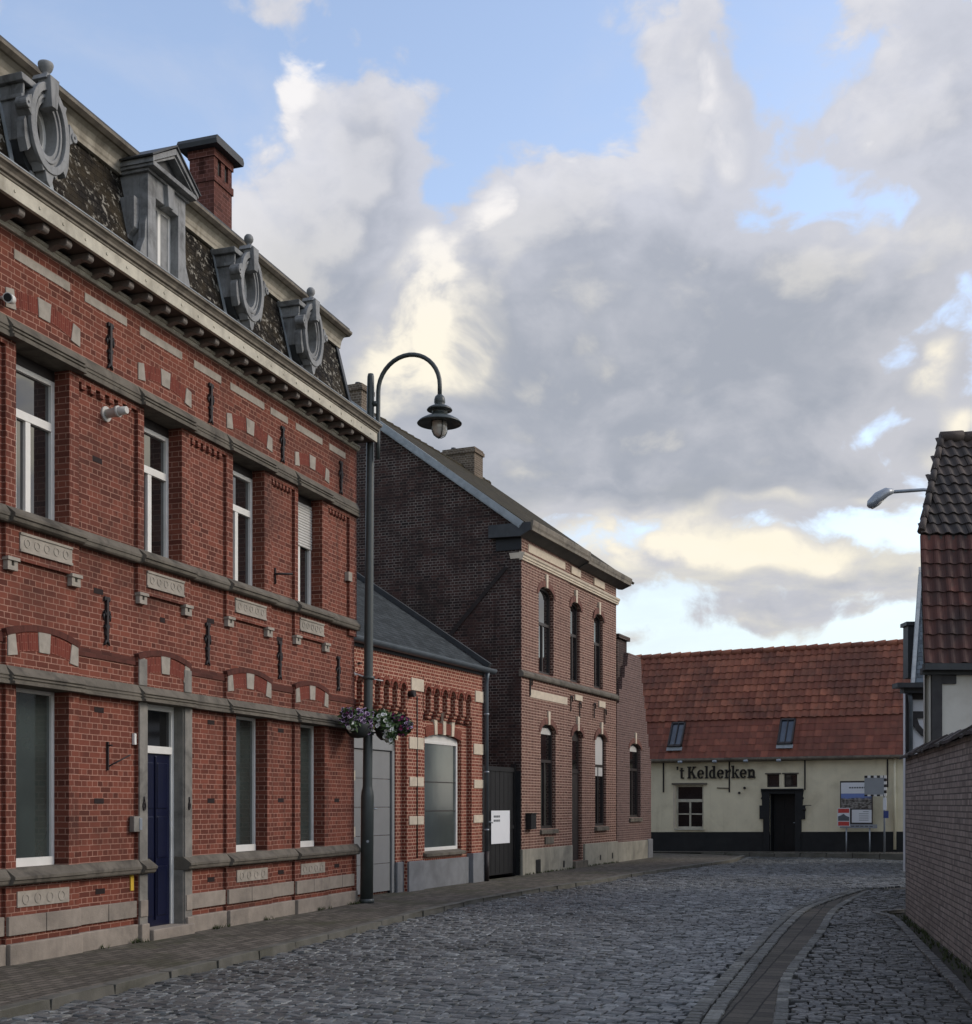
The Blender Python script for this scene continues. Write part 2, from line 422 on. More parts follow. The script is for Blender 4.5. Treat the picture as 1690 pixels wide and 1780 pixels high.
M['gate_grey'] = plain('grey_gate_panel', lin(140, 140, 138), 0.5, 0.04, 4, lin(132, 132, 130), 0.4, 1.5)
M['gate_frame'] = plain('blue_grey_frame', lin(146, 147, 145), 0.5, 0.06, 4)
M['black'] = plain('black_gate_paint', lin(24, 25, 27), 0.5, 0.3, 4, lin(14, 14, 14), 0.5, 2)
M['tar'] = plain('black_tar', lin(26, 28, 30), 0.6, 0.25, 4, lin(46, 46, 46), 0.4, 1.3, bmp=0.2, bscale=20)
M['scar'] = plain('old_flashing_scar', lin(44, 38, 36), .9, .2, 5)
M['iron'] = plain('wrought_iron', lin(40, 34, 34), 0.6, 0.2, 9)
M['lamp_paint'] = plain('dark_grey_green_lamp_paint', lin(62, 68, 66), 0.42, 0.12, 4, lin(46, 48, 46), 0.4, 3, spec=0.5)
M['lamp_glass'] = glass_mat('lamp_glass', lin(205, 200, 190), 0.1, var=0.08)
M['gutter_zinc'] = plain('gutter_zinc', lin(96, 104, 110), 0.45, 0.1, 5, lin(60, 66, 70), 0.4, 3, metal=0.5)
M['steel'] = plain('galvanised_steel', lin(150, 156, 162), 0.4, 0.1, 8, metal=0.4)
M['cream_wall'] = plain('cream_painted_wall', lin(228, 218, 188), 0.85, 0.06, 2, lin(188, 176, 146), 0.55, 0.9, bmp=0.3, bscale=18, streaks=0.22)
M['white_wall'] = plain('white_limewash', lin(196, 192, 182), 0.9, 0.06, 2, lin(168, 160, 148), 0.5, 1.0, bmp=0.25, bscale=14)
M['timber_white'] = plain('white_panel', lin(214, 216, 218), 0.8, 0.04, 2)
M['timber'] = plain('dark_timber', lin(54, 52, 52), 0.7, 0.25, 6)
M['blue_plinth'] = plain('blue_grey_plinth', lin(122, 124, 126), 0.8, 0.15, 3, lin(86, 87, 88), 0.5, 1.2, bmp=0.25)
M['render_plinth'] = plain('rendered_plinth', lin(150, 146, 132), 0.9, 0.14, 2.5, lin(96, 94, 86), 0.65, 1.1, bmp=0.3, streaks=0.4)
M['cream_stone'] = plain('cream_stone', lin(206, 192, 170), 0.85, 0.1, 6, lin(160, 148, 130), 0.4, 3, bmp=0.2)
M['paper'] = plain('white_paper', lin(222, 224, 226), 0.7, 0.02, 4)
M['ink'] = plain('grey_ink', lin(92, 96, 100), 0.8, 0.02, 4)
M['black_letter'] = plain('black_letter_paint', lin(34, 30, 24), 0.6, 0.1, 4)
M['yellow'] = plain('yellow_plate', lin(206, 172, 60), 0.5, 0.05, 5)
M['blue_plate'] = plain('blue_plate', lin(60, 74, 128), 0.5, 0.05, 5)
M['red_paint'] = plain('red_poster', lin(190, 70, 62), 0.6, 0.08, 9)
M['rust'] = plain('rusty_plastic', lin(190, 186, 178), 0.5, 0.05, 5)
M['terracotta'] = plain('brown_brick_void', lin(36, 24, 22), 0.9, 0.2, 5)
M['leaf'] = plain('petunia_leaf', lin(62, 84, 44), 0.6, 0.45, 30)
M['petal_purple'] = plain('purple_petal', lin(66, 34, 72), 0.6, 0.4, 25)
M['petal_pink'] = plain('magenta_petal', lin(170, 62, 110), 0.6, 0.35, 25)
M['petal_white'] = plain('white_petal', lin(232, 234, 226), 0.6, 0.06, 25)
M['coping'] = plain('dark_coping_tile', lin(58, 50, 48), .85, .3, 6, lin(50, 54, 38), .6, 2.0, bmp=.3)
M['soil'] = plain('dark_planter', lin(38, 42, 40), 0.7, 0.2, 6)


# ------------------------------------------------------------------ mesh helpers
class MB:
    """collects shapes and links them as ONE mesh object.
    Building frames: u along the front, v out towards the street, z up (stored as x=u, y=-v)."""
    def __init__(s, flip=True):
        s.v = []; s.f = []; s.mi = []; s.uv = {}; s.flip = flip; s.sm = []
    def add(s, vs, fs, mi=0, uvs=None, smooth=False):
        o = len(s.v)
        s.v += [tuple(p) for p in vs]
        for i, f in enumerate(fs):
            if uvs:
                s.uv[len(s.f)] = uvs[i]
            s.f.append([o + k for k in f]); s.mi.append(mi); s.sm.append(smooth)
        return s
    def box(s, u0, u1, v0, v1, z0, z1, mi=0):
        p = [(u, v, z) for z in (z0, z1) for v in (v0, v1) for u in (u0, u1)]
        return s.add(p, [(0, 2, 3, 1), (4, 5, 7, 6), (0, 1, 5, 4), (1, 3, 7, 5), (3, 2, 6, 7), (2, 0, 4, 6)], mi)
    def prism(s, pts, v0, v1, mi=0):
        """outline in (u,z) carried from depth v0 to v1"""
        n = len(pts)
        vs = [(a, v0, b) for a, b in pts] + [(a, v1, b) for a, b in pts]
        fs = [list(range(n)), list(range(2 * n - 1, n - 1, -1))] + [(i, (i + 1) % n, n + (i + 1) % n, n + i) for i in range(n)]
        return s.add(vs, fs, mi)
    def run(s, prof, u0, u1, mi=0):
        """outline in (v,z) carried along u"""
        n = len(prof)
        vs = [(u0, a, b) for a, b in prof] + [(u1, a, b) for a, b in prof]
        fs = [list(range(n)), list(range(2 * n - 1, n - 1, -1))] + [(i, (i + 1) % n, n + (i + 1) % n, n + i) for i in range(n)]
        return s.add(vs, fs, mi)
    def plan(s, pts, z0, z1, mi=0):
        n = len(pts)
        vs = [(a, b, z0) for a, b in pts] + [(a, b, z1) for a, b in pts]
        fs = [list(range(n)), list(range(2 * n - 1, n - 1, -1))] + [(i, (i + 1) % n, n + (i + 1) % n, n + i) for i in range(n)]
        return s.add(vs, fs, mi)
    def quad(s, a, b, c, d, mi=0):
        return s.add([a, b, c, d], [(0, 1, 2, 3)], mi)
    def slab(s, a, b, c, d, t, mi=0):
        """a four-cornered sheet with thickness t (down its own normal)"""
        A, B, C_, D_ = map(Vector, (a, b, c, d))
        n = (B - A).cross(D_ - A).normalized() * t
        vs = [A, B, C_, D_, A - n, B - n, C_ - n, D_ - n]
        return s.add(vs, [(0, 1, 2, 3), (7, 6, 5, 4), (0, 4, 5, 1), (1, 5, 6, 2), (2, 6, 7, 3), (3, 7, 4, 0)], mi)
    def tube(s, pts, r, n=10, mi=0, caps=True):
        P = [Vector(p) for p in pts]
        rr = r if isinstance(r, (list, tuple)) else [r] * len(P)
        vs = []; ref = None
        for i, p in enumerate(P):
            t = (P[min(i + 1, len(P) - 1)] - P[max(i - 1, 0)]).normalized()
            if ref is None:
                ref = Vector((0, 0, 1)) if abs(t.z) < 0.9 else Vector((1, 0, 0))
            a = (ref - t * ref.dot(t)).normalized(); b = t.cross(a); ref = a
            vs += [p + (a * math.cos(k * 2 * math.pi / n) + b * math.sin(k * 2 * math.pi / n)) * rr[i] for k in range(n)]
        fs = [(i * n + k, i * n + (k + 1) % n, (i + 1) * n + (k + 1) % n, (i + 1) * n + k) for i in range(len(P) - 1) for k in range(n)]
        s.add(vs, fs, mi, smooth=True)
        if caps:
            o = len(s.v) - len(vs)
            for f in (list(range(n))[::-1], [(len(P) - 1) * n + k for k in range(n)]):
                s.f.append([o + k for k in f]); s.mi.append(mi); s.sm.append(False)
        return s
    def lathe(s, prof, c=(0, 0, 0), n=24, mi=0, smooth=True):
        """profile of (r, z) turned about the vertical through c"""
        vs = [(c[0] + r * math.cos(2 * math.pi * k / n), c[1] + r * math.sin(2 * math.pi * k / n), c[2] + z) for r, z in prof for k in range(n)]
        fs = [(i * n + k, i * n + (k + 1) % n, (i + 1) * n + (k + 1) % n, (i + 1) * n + k) for i in range(len(prof) - 1) for k in range(n)]
        return s.add(vs, fs, mi, smooth=smooth)
    def oval(s, cu, cz, a0, b0, a1, b1, v0, v1, n=36, mi=0):
        """an oval ring standing in the front plane, inner radii a0,b0, outer a1,b1, from depth v0 to v1"""
        vs = []
        for (a, b, v) in ((a0, b0, v0), (a1, b1, v0), (a1, b1, v1), (a0, b0, v1)):
            vs += [(cu + a * math.cos(2 * math.pi * k / n), v, cz + b * math.sin(2 * math.pi * k / n)) for k in range(n)]
        fs = [(q * n + k, q * n + (k + 1) % n, ((q + 1) % 4) * n + (k + 1) % n, ((q + 1) % 4) * n + k) for q in range(4) for k in range(n)]
        return s.add(vs, fs, mi, smooth=False)
    def build(s, name, mats, parent=None, bevel=0.0, smooth_all=False):
        if not isinstance(mats, (list, tuple)):
            mats = [mats]
        me = bpy.data.meshes.new(name)
        vs = [(x, -y, z) for x, y, z in s.v] if s.flip else s.v
        me.from_pydata(vs, [], s.f)
        me.update()
        for m in mats:
            me.materials.append(m)
        bm = bmesh.new(); bm.from_mesh(me)
        bm.faces.ensure_lookup_table()
        for i, fc in enumerate(bm.faces):
            fc.material_index = s.mi[i]; fc.smooth = s.sm[i] or smooth_all
        lay = bm.loops.layers.uv.new('UVMap')
        bmesh.ops.recalc_face_normals(bm, faces=bm.faces[:])
        bm.normal_update()
        for i, fc in enumerate(bm.faces):
            if i in s.uv:
                for lp in fc.loops:
                    k = s.f[i].index(lp.vert.index)
                    lp[lay].uv = s.uv[i][k]
                continue
            nrm = fc.normal
            if abs(nrm.z) > 0.97:
                for lp in fc.loops:
                    lp[lay].uv = lp.vert.co.xy
            else:
                if nrm.x + nrm.y * 1.3 > 0:
                    nrm = -nrm
                tg = Vector((nrm.y, -nrm.x, 0)).normalized()
                if tg.x < -0.5 or (abs(tg.x) <= 0.5 and tg.y < 0):
                    tg = -tg
                bt = nrm.cross(tg)
                if bt.z < 0:
                    bt = -bt
                for lp in fc.loops:
                    c = lp.vert.co
                    lp[lay].uv = (c.dot(tg), c.dot(bt))
        bm.to_mesh(me); bm.free()
        o = bpy.data.objects.new(name, me)
        COL.objects.link(o)
        if parent:
            o.parent = parent
        if bevel:
            md = o.modifiers.new('bevel', 'BEVEL'); md.width = bevel; md.segments = 2; md.limit_method = 'ANGLE'
        return o


def relief(mb, u0, u1, z0, z1, rects, base=0.0, mi=0):
    """a wall face with steps: rects (u0,u1,z0,z1,depth) laid over each other, later ones win"""
    us = sorted({round(a, 4) for r in rects for a in r[:2] if u0 < a < u1} | {u0, u1})
    zs = sorted({round(a, 4) for r in rects for a in r[2:4] if z0 < a < z1} | {z0, z1})
    nu, nz = len(us) - 1, len(zs) - 1
    D = [[base] * nz for _ in range(nu)]
    for i in range(nu):
        cu = (us[i] + us[i + 1]) / 2
        for j in range(nz):
            cz = (zs[j] + zs[j + 1]) / 2
            for r in rects:
                if r[0] < cu < r[1] and r[2] < cz < r[3]:
                    D[i][j] = r[4]
    for i in range(nu):
        for j in range(nz):
            d = D[i][j]
            mb.quad((us[i], d, zs[j]), (us[i + 1], d, zs[j]), (us[i + 1], d, zs[j + 1]), (us[i], d, zs[j + 1]), mi)
            if i + 1 < nu and D[i + 1][j] != d:
                e = D[i + 1][j]
                mb.quad((us[i + 1], d, zs[j]), (us[i + 1], e, zs[j]), (us[i + 1], e, zs[j + 1]), (us[i + 1], d, zs[j + 1]), mi)
            if j + 1 < nz and D[i][j + 1] != d:
                e = D[i][j + 1]
                mb.quad((us[i], d, zs[j + 1]), (us[i + 1], d, zs[j + 1]), (us[i + 1], e, zs[j + 1]), (us[i], e, zs[j + 1]), mi)
    return mb


def frame(name, x, y, tx, ty, label, cat, group=None):
    """an Empty whose x axis runs along a building's front"""
    o = bpy.data.objects.new(name, None); COL.objects.link(o)
    o.location = (x, y, 0); o.rotation_euler = (0, 0, math.atan2(ty, tx))
    o.empty_display_size = 0.3
    return tag(o, label, cat, group)


def tag(o, label=None, cat=None, group=None, kind=None):
    for k, v in (('label', label), ('category', cat), ('group', group), ('kind', kind)):
        if v:
            o[k] = v
    return o


def thing(name, loc, label, cat, rz=0.0, group=None):
    o = bpy.data.objects.new(name, None); COL.objects.link(o)
    o.location = loc; o.rotation_euler = (0, 0, rz); o.empty_display_size = 0.3
    return tag(o, label, cat, group)


def window(parent, u0, u1, z0, z1, v, fw, fmat, pmat, bars=(), depth=0.06, sill_lip=0.0, name='window', label=None):
    """frame (mesh) > pane. bars: ('h', z, half) or ('v', u, half, z0, z1)"""
    mb = MB()
    mb.box(u0, u0 + fw, v - depth, v, z0, z1); mb.box(u1 - fw, u1, v - depth, v, z0, z1)
    mb.box(u0 + fw, u1 - fw, v - depth, v, z1 - fw, z1)
    mb.box(u0 + fw, u1 - fw, v - depth, v + sill_lip, z0, z0 + fw * 1.2)
    for b in bars:
        if b[0] == 'h':
            mb.box(u0 + fw, u1 - fw, v - depth, v + 0.004, b[1] - b[2], b[1] + b[2])
        else:
            mb.box(b[1] - b[2], b[1] + b[2], v - depth, v - 0.003, b[3], b[4])
    w = mb.build(name, fmat, parent, bevel=0.004)
    if label:
        w['label'] = label
    p = MB(); p.box(u0 + fw * 0.5, u1 - fw * 0.5, v - depth * 0.9, v - depth * 0.55, z0 + fw * 0.5, z1 - fw * 0.5)
    p.build('pane', pmat, w)
    return w


def arc_pts(uc, half, zs, rise, n=12):
    """points of a flat arch from right to left"""
    return [(uc + half * math.cos(math.pi * k / n), zs + rise * math.sin(math.pi * k / n)) for k in range(n + 1)]


def soldier_arch(mb, uc, hi, ho, zi, ri, zo, ro, v0, v1, s0=-1.0, s1=1.0, n=10, mi=0):
    """flat-arch band of bricks on edge; texture runs along the arc"""
    L = (hi + ho)
    def pt(s, t):
        u = uc + s * (hi + (ho - hi) * t)
        z = (zi + ri * (1 - s * s)) * (1 - t) + (zo + ro * (1 - s * s)) * t
        return u, z
    ss = [s0 + (s1 - s0) * k / n for k in range(n + 1)]
    for k in range(n):
        a, b = ss[k], ss[k + 1]
        q = [pt(a, 0), pt(b, 0), pt(b, 1), pt(a, 1)]
        h = zo - zi
        vs = [(u, v1, z) for u, z in q] + [(u, v0, z) for u, z in q]
        uvq = [(0, a * L), (0, b * L), (h, b * L), (h, a * L)]
        fs = [(0, 1, 2, 3), (0, 4, 5, 1), (2, 6, 7, 3)]
        uvs = [[(x + uc, y) for x, y in uvq], [(0, a * L), (.05, a * L), (.05, b * L), (0, b * L)], [(0, b * L), (.05, b * L), (.05, a * L), (0, a * L)]]
        if k == 0:
            fs.append((3, 7, 4, 0)); uvs.append([(0, 0), (.05, 0), (.05, h), (0, h)])
        if k == n - 1:
            fs.append((1, 5, 6, 2)); uvs.append([(0, 0), (.05, 0), (.05, h), (0, h)])
        mb.add(vs, fs, mi, uvs)
    return pt


def tiles(mb, O, A, B, W, Lh, tw, th, amp, lift, mi=0, seg=6, jit=0.004, clip=None, kind='s', rise_n=None):
    """clay roof tiles laid from O along A (width W) and up the slope B (length Lh)"""
    O, A, B = Vector(O), Vector(A).normalized(), Vector(B).normalized()
    N = A.cross(B).normalized()
    if N.z < 0:
        N = -N
    nu, nv = max(1, round(W / tw)), max(1, round(Lh / th))
    tw, th = W / nu, Lh / nv
    for j in range(nv):
        sh = random.uniform(-.004, .004)
        for i in range(nu):
            if clip and not clip((i + .5) * tw, (j + .5) * th):
                continue
            l2 = lift + random.uniform(-jit, jit); dx = random.uniform(-jit, jit); dz = random.uniform(-jit, jit) + sh
            lo, up, lip = [], [], []
            for k in range(seg + 1):
                x = k / seg
                h = amp * math.sin(2 * math.pi * x) if kind == 's' else amp * (0.25 if 0.05 < x < 0.95 else -0.3)
                px = (i + x) * tw + dx
                lo.append(O + A * px + B * (j * th + dz - 0.02) + N * (h + l2))
                up.append(O + A * px + B * ((j + 1) * th) + N * (h * 0.9 + 0.004))
                lip.append(O + A * px + B * (j * th + dz - 0.02) + N * (h + l2 - 0.022))
            n = seg + 1
            fs = [(k, k + 1, n + k + 1, n + k) for k in range(seg)] + [(2 * n + k, 2 * n + k + 1, k + 1, k) for k in range(seg)]
            mb.add(lo + up + lip, fs, mi, smooth=False)
    return mb


# ------------------------------------------------------------------ red brick town house (left)
TA = (0.32074, 0.94717); NA = (0.94717, -0.32074)
A_D = 8.5446                                   # distance of the camera from the front
HA = frame('brick_townhouse', -A_D * NA[0], -A_D * NA[1], *TA,
           'long red brick town house with grey string courses, mansard roof and oval dormers', 'house')


def build_townhouse():
    U0, U1 = 6.0, 18.71
    BAYS = [(8.35, 9.45), (10.37, 11.53), (12.63, 13.75), (14.63, 15.85), (16.56, 17.67)]
    WIN = [(8.5, 9.34), (10.52, 11.36), (12.80, 13.60), (14.87, 15.73), (16.73, 17.54)]
    WUP = [(8.5, 9.34), (10.52, 11.37), (12.75, 13.56), (14.79, 15.65), (16.66, 17.46)]
    LOW, UP = (0.90, 2.82), (4.5, 6.28)
    rects = [(U0, U1, 6.17, 7.6, 0.0)]
    for b in BAYS:
        rects += [(b[0], b[1], 4.06, 6.17, 0.0), (b[0], b[1], 0.0, 3.31, 0.0)]
    rects.append((18.44, U1, 4.3, 6.17, 0.0))
    for i, w in enumerate(WIN):
        rects.append((w[0], w[1], 0.0 if i == 2 else LOW[0], LOW[1], -0.26))
    for w in WUP:
        rects.append((w[0], w[1], UP[0], UP[1], -0.28))
    mb = MB()
    relief(mb, U0, U1, 0.0, 7.6, rects, base=-0.045)
    # toothed brick course under the upper string course
    for k, (b, c) in enumerate(zip(BAYS, BAYS[1:] + [(18.44, 0)])):
        a0, a1 = b[1], c[0]
        n = 6; p = (a1 - a0 - 0.1) / n
        for q in range(n):
            mb.box(a0 + 0.05 + q * p, a0 + 0.05 + q * p + p * 0.5, -0.044, -0.002, 6.105, 6.172)
    # end walls and back of the house
    mb.quad((U1, -0.045, 0), (U1, -7, 0), (U1, -7, 7.6), (U1, -0.045, 7.6))
    mb.quad((U0, -0.045, 0), (U0, -7, 0), (U0, -7, 7.6), (U0, -0.045, 7.6))
    mb.quad((U0, -7, 0), (U1, -7, 0), (U1, -7, 7.6), (U0, -7, 7.6))
    mb.box(U1 - 0.06, U1, -0.045, 0.0, 0, 0.9)
    mb.build('wall', M['brick'], HA)

    def segs(fwd=0.05):
        """stretches of the front, each with the step it stands forward"""
        out = []; a = U0
        for b in BAYS:
            out.append((a, b[0], 0.0)); out.append((b[0], b[1], fwd)); a = b[1]
        out.append((a, U1 + 0.03, 0.0))
        return out

    # string courses (moulded), broken forward at the bays
    def string(name, z0, z1, v, kind, mat, skip_door=False):
        for a, b, f in segs():
            parts = [(a, b)]
            if skip_door and a < 13.2 < b:
                parts = [(a, 12.86), (13.58, b)]
            for a_, b_ in parts:
                h = z1 - z0; w = v + f
                if kind == 'sill':
                    pr = [(-0.3, z0), (w * .55, z0), (w * .78, z0 + h * .10), (w * .84, z0 + h * .24), (w * .84, z0 + h * .30), (w, z0 + h * .33), (w, z0 + h * .52), (0.0, z1), (-0.3, z1)]
                else:
                    pr = [(-0.3, z0), (w, z0), (w, z0 + h * .16), (w * .78, z0 + h * .17), (w * .78, z0 + h * .27), (w * .92, z0 + h * .28), (w * .92, z0 + h * .36), (w * .70, z0 + h * .37), (w * .70, z0 + h * .45), (w * .86, z0 + h * .46), (w * .86, z0 + h * .52), (0.0, z1), (-0.3, z1)]
                pr = [(x, z) for x, z in pr]
                mb = MB(); mb.run(pr, a_, b_)
                mb.build(name, mat, HA, bevel=0.003)
    string('sill_course', 0.79, 0.955, 0.065, 'sill', M['string'], skip_door=True)
    string('lintel_course', 2.795, 2.985, 0.06, 'lintel', M['string'])
    string('sill_course', 4.40, 4.575, 0.065, 'sill', M['string'])
    string('lintel_course', 6.235, 6.46, 0.055, 'lintel', M['string'])

    # stone base: plinth, brick strip, band of blocks with open joints
    for a, b, f in segs():
        for a_, b_ in ([(a, 12.79), (13.61, b)] if a < 13.2 < b else [(a, b)]):
            v = -0.045 + 0.045 * (f > 0)
            mb = MB(); mb.box(a_, b_, v - 0.02, v + 0.055, -0.05, 0.205); mb.build('plinth', M['plinth'], HA, bevel=0.012)
            n = max(1, round((b_ - a_) / 0.62)); x = a_
            for q in range(n):
                x1 = a_ + (b_ - a_) * (q + 1) / n
                mbb = MB(); mbb.box(x + 0.005, x1 - 0.005, v - 0.02, v + 0.035, 0.287, 0.478); x = x1
                mbb.build('stone_block', M['plinth'], HA, bevel=0.006)

    # carved panels: below the ground floor sills, below the upper sills, frieze
    def roundels(mb, a, b, z0, z1, v):
        n = max(3, int((b - a) / (z1 - z0) * 0.9)); p = (b - a - 0.06) / n; r = min(p * .5, (z1 - z0) * .36)
        zc = (z0 + z1) / 2
        for q in range(n):
            mb.oval(a + 0.03 + p * (q + .5), zc, r * .66, r * .66, r, r, v, v + 0.006, 14)
    for i, w in enumerate(WIN):
        if i != 2:
            mb = MB(); a, b = w[0] + 0.01, w[1] - 0.01
            mb.box(a, b, -0.02, 0.012, 0.56, 0.72); roundels(mb, a, b, 0.56, 0.72, 0.012)
            mb.build('carved_panel', M['frieze'], HA)
    for w in WUP:
        mb = MB(); a, b = w[0] + 0.05, w[1] + 0.03
        mb.box(a, b, -0.02, 0.012, 4.15, 4.345)
        mb.box(a, b, 0.012, 0.024, 4.15, 4.175); mb.box(a, b, 0.012, 0.024, 4.32, 4.345)
        roundels(mb, a, b, 4.18, 4.315, 0.012)
        mb.build('carved_panel', M['frieze'], HA)
    for a, b in [(8.4, 9.2), (9.5, 10.25), (10.487, 11.371), (11.628, 12.401), (12.662, 13.554), (13.829, 14.481), (14.715, 15.633), (15.815, 16.33), (16.58, 17.45), (17.69, 18.272)]:
        mb = MB(); mb.box(a, b, -0.02, 0.007, 7.068, 7.162)
        mb.build('frieze_stone', M['frieze'], HA)
    # small corbel stones at the corners of the aprons
    for b in BAYS:
        for c in (b[0] + 0.09, b[1] - 0.06):
            mb = MB()
            mb.box(c - 0.09, c + 0.09, -0.05, 0.03, 4.035, 4.07)
            mb.prism([(c - 0.075, 3.94), (c + 0.075, 3.94), (c + 0.075, 4.035), (c + 0.02, 4.035), (c + 0.02, 3.985), (c - 0.02, 3.985), (c - 0.02, 4.035), (c - 0.075, 4.035)], -0.05, 0.012)
            mb.build('corbel_stone', M['frieze'], HA)
    mb = MB(); mb.box(18.36, 18.50, -0.05, 0.02, 5.16, 5.30); mb.build('corbel_stone', M['frieze'], HA)

    # relieving arches
    def arch(uc, half, zi, ri, zo, ro, hood):
        for s0, s1 in ((-.80, -.15), (.15, .80)):
            ring = MB()
            soldier_arch(ring, uc, half * .95, half, zi, ri, zo, ro, -0.03, 0.004, s0, s1, 6)
            ring.build('brick_arch', M['soldier'], HA)
        k = .185
        zs = lambda s_, t_: (zi + ri * (1 - s_ * s_)) * (1 - t_) + (zo + ro * (1 - s_ * s_)) * t_
        for q in ([(uc - half, zi - .01), (uc - half * .74, zi + .012), (uc - half * .80, zo + .035), (uc - half, zo + .012)],
                  [(uc + half, zi - .01), (uc + half * .74, zi + .012), (uc + half * .80, zo + .035), (uc + half, zo + .012)],
                  [(uc - half * .15, zs(.15, 0) - .012), (uc + half * .15, zs(.15, 0) - .012), (uc + half * .18, zs(.18, 1) + .012), (uc - half * .18, zs(.18, 1) + .012)]):
            st = MB(); st.prism(q, -0.03, 0.012)
            st.build('arch_stone', M['frieze'], HA, bevel=0.004)
        if hood:
            hd = MB()
            soldier_arch(hd, uc, half * 1.02, half * 1.06, zo + .004, ro, zo + .07, ro, -0.05, 0.016, -1, 1, 12)
            hd.build('hood_brick', M['hood'], HA)
    for b in BAYS:
        c = (b[0] + b[1]) / 2; h = (b[1] - b[0]) / 2 - 0.02
        arch(c, h, 3.09, 0.085, 3.275, 0.095, True)
        arch(c, h + .03, 6.545, 0.085, 6.72, 0.085, False)
    # dark band of bricks on edge between the hoods
    for a, b, f in segs():
        if not f:
            mb = MB(); mb.box(a, b, -0.06, -0.028, 3.215, 3.305)
            mb.build('hood_brick', M['hood'], HA)

    # stone surround of the doorway
    mb = MB()
    for a, b in ((12.635, 12.80), (13.60, 13.765)):
        mb.box(a, b, -0.02, 0.02, -0.02, 2.795)
        mb.box(a, b, -0.02, 0.014, 2.985, 3.30) if a < 13 else mb.box(a, b, -0.02, 0.014, 2.985, 3.26)
    mb.box(13.585, 13.60, -0.19, 0.0, 0, 2.80); mb.box(12.80, 12.815, -0.19, 0.0, 0, 2.80)
    mb.build('door_surround', M['stone'], HA, bevel=0.008)
    mb = MB(); mb.box(12.80, 13.70, -0.22, 0.10, -0.05, 0.125); mb.build('door_step', M['plinth'], HA, bevel=0.012)
    # door: white frame and transom light, dark blue panelled leaf
    fr = MB()
    for a, b in ((12.815, 12.875), (13.525, 13.585)):
        fr.box(a, b, -0.2, -0.13, 0.125, 2.8)
    fr.box(12.875, 13.525, -0.2, -0.13, 2.73, 2.8); fr.box(12.875, 13.525, -0.2, -0.115, 2.21, 2.30)
    d = MB()
    d.box(12.875, 13.525, -0.19, -0.15, 0.125, 2.21)
    for (a, b) in ((12.94, 13.16), (13.24, 13.46)):
        for z0, z1 in ((0.25, 0.85), (0.95, 1.45), (1.55, 2.1)):
            d.prism([(a, z0), (b, z0), (b, z1), (a, z1)], -0.151, -0.138)
    d.box(13.19, 13.21, -0.151, -0.13, 0.2, 2.18)
    door = d.build('door', M['blue_door'], HA, bevel=0.006)
    fr.build('door_frame', M['white_frame'], door, bevel=0.004)
    p = MB(); p.box(12.87, 13.53, -0.185, -0.165, 2.29, 2.74); p.build('transom_pane', M['pane_dark'], door)
    hd = MB(); hd.lathe([(0, 0), (.028, .004), (.03, .03), (0, .045)], (0, 0, 0), 12)
    hd = MB(); hd.tube([(12.93, -0.15, 1.15), (12.93, -0.10, 1.15), (12.93, -0.10, 1.25)], 0.012, 8)
    hd.build('door_handle', M['steel'], door)

    # windows
    for i, w in enumerate(WIN):
        if i == 2:
            continue
        window(HA, w[0], w[1], 0.955, 2.80, -0.185, 0.045 if i < 2 else 0.04, M['white_frame'], M['pane_low'], depth=0.06, name='window')
        mb = MB(); mb.box(w[0] + .04, w[1] - .04, -0.185, -0.16, 0.955, 1.045); mb.build('window_sill', M['white_frame'], HA)
    for i, w in enumerate(WUP):
        c = (w[0] + w[1]) / 2
        zt = 5.62
        window(HA, w[0], w[1], 4.575, 6.12, -0.19, 0.055, M['white_frame'], M['pane_up'],
               bars=[('h', zt, 0.045), ('v', c, 0.04, 4.62, zt)] + ([('v', c - .2, .02, 4.62, zt)] if i == 1 else []), depth=0.07)
        mb = MB(); mb.box(w[0], w[1], -0.26, -0.19, 6.12, 6.26); mb.build('shutter_box', M['dark_frame'], HA)
    # roller shutter half down on the last upper window
    w = WUP[4]; mb = MB()
    for k in range(16):
        z = 5.47 + k * 0.041
        mb.run([(-0.185, z), (-0.173, z + .006), (-0.169, z + .02), (-0.173, z + .036), (-0.185, z + .04)], w[0] + .01, w[1] - .01)
    mb.build('roller_shutter', M['shutter'], HA)

    # iron wall anchors
    def anchor(u, z0, z1, v):
        mb = MB(); h = z1 - z0
        mb.box(u - .018, u + .018, v, v + .03, z0 + .04, z1)
        mb.box(u - .05, u + .05, v, v + .026, z1 - .035, z1 - .005)
        for s in (-1, 1):
            mb.tube([(u + s * .012, v + .014, z0 + h * .60), (u + s * .05, v + .014, z0 + h * .70), (u + s * .062, v + .014, z0 + h * .62), (u + s * .058, v + .014, z0 + h * .5)], [.014, .016, .014, .007], 6)
            mb.tube([(u + s * .01, v + .014, z0 + h * .30), (u + s * .038, v + .014, z0 + h * .42), (u + s * .044, v + .014, z0 + h * .36)], [.014, .014, .007], 6)
            mb.tube([(u, v + .014, z0 + h * .13), (u + s * .028, v + .014, z0 + h * .05), (u + s * .045, v + .014, z0)], [.018, .015, .010], 6)
            mb.tube([(u, v + .014, z1 - .02), (u + s * .035, v + .014, z1 - .005), (u + s * .045, v + .014, z1 - .05)], [.018, .016, .01], 6)
        mb.box(u - .03, u + .03, v, v + .022, z0 + h * .2, z0 + h * .32)
        mb.build('wall_anchor', M['iron'], HA)
    for u in (9.9, 12.07, 14.21, 16.155, 18.09):
        anchor(u, 6.47, 6.98, 0.004); anchor(u, 3.38, 3.92, -0.041)
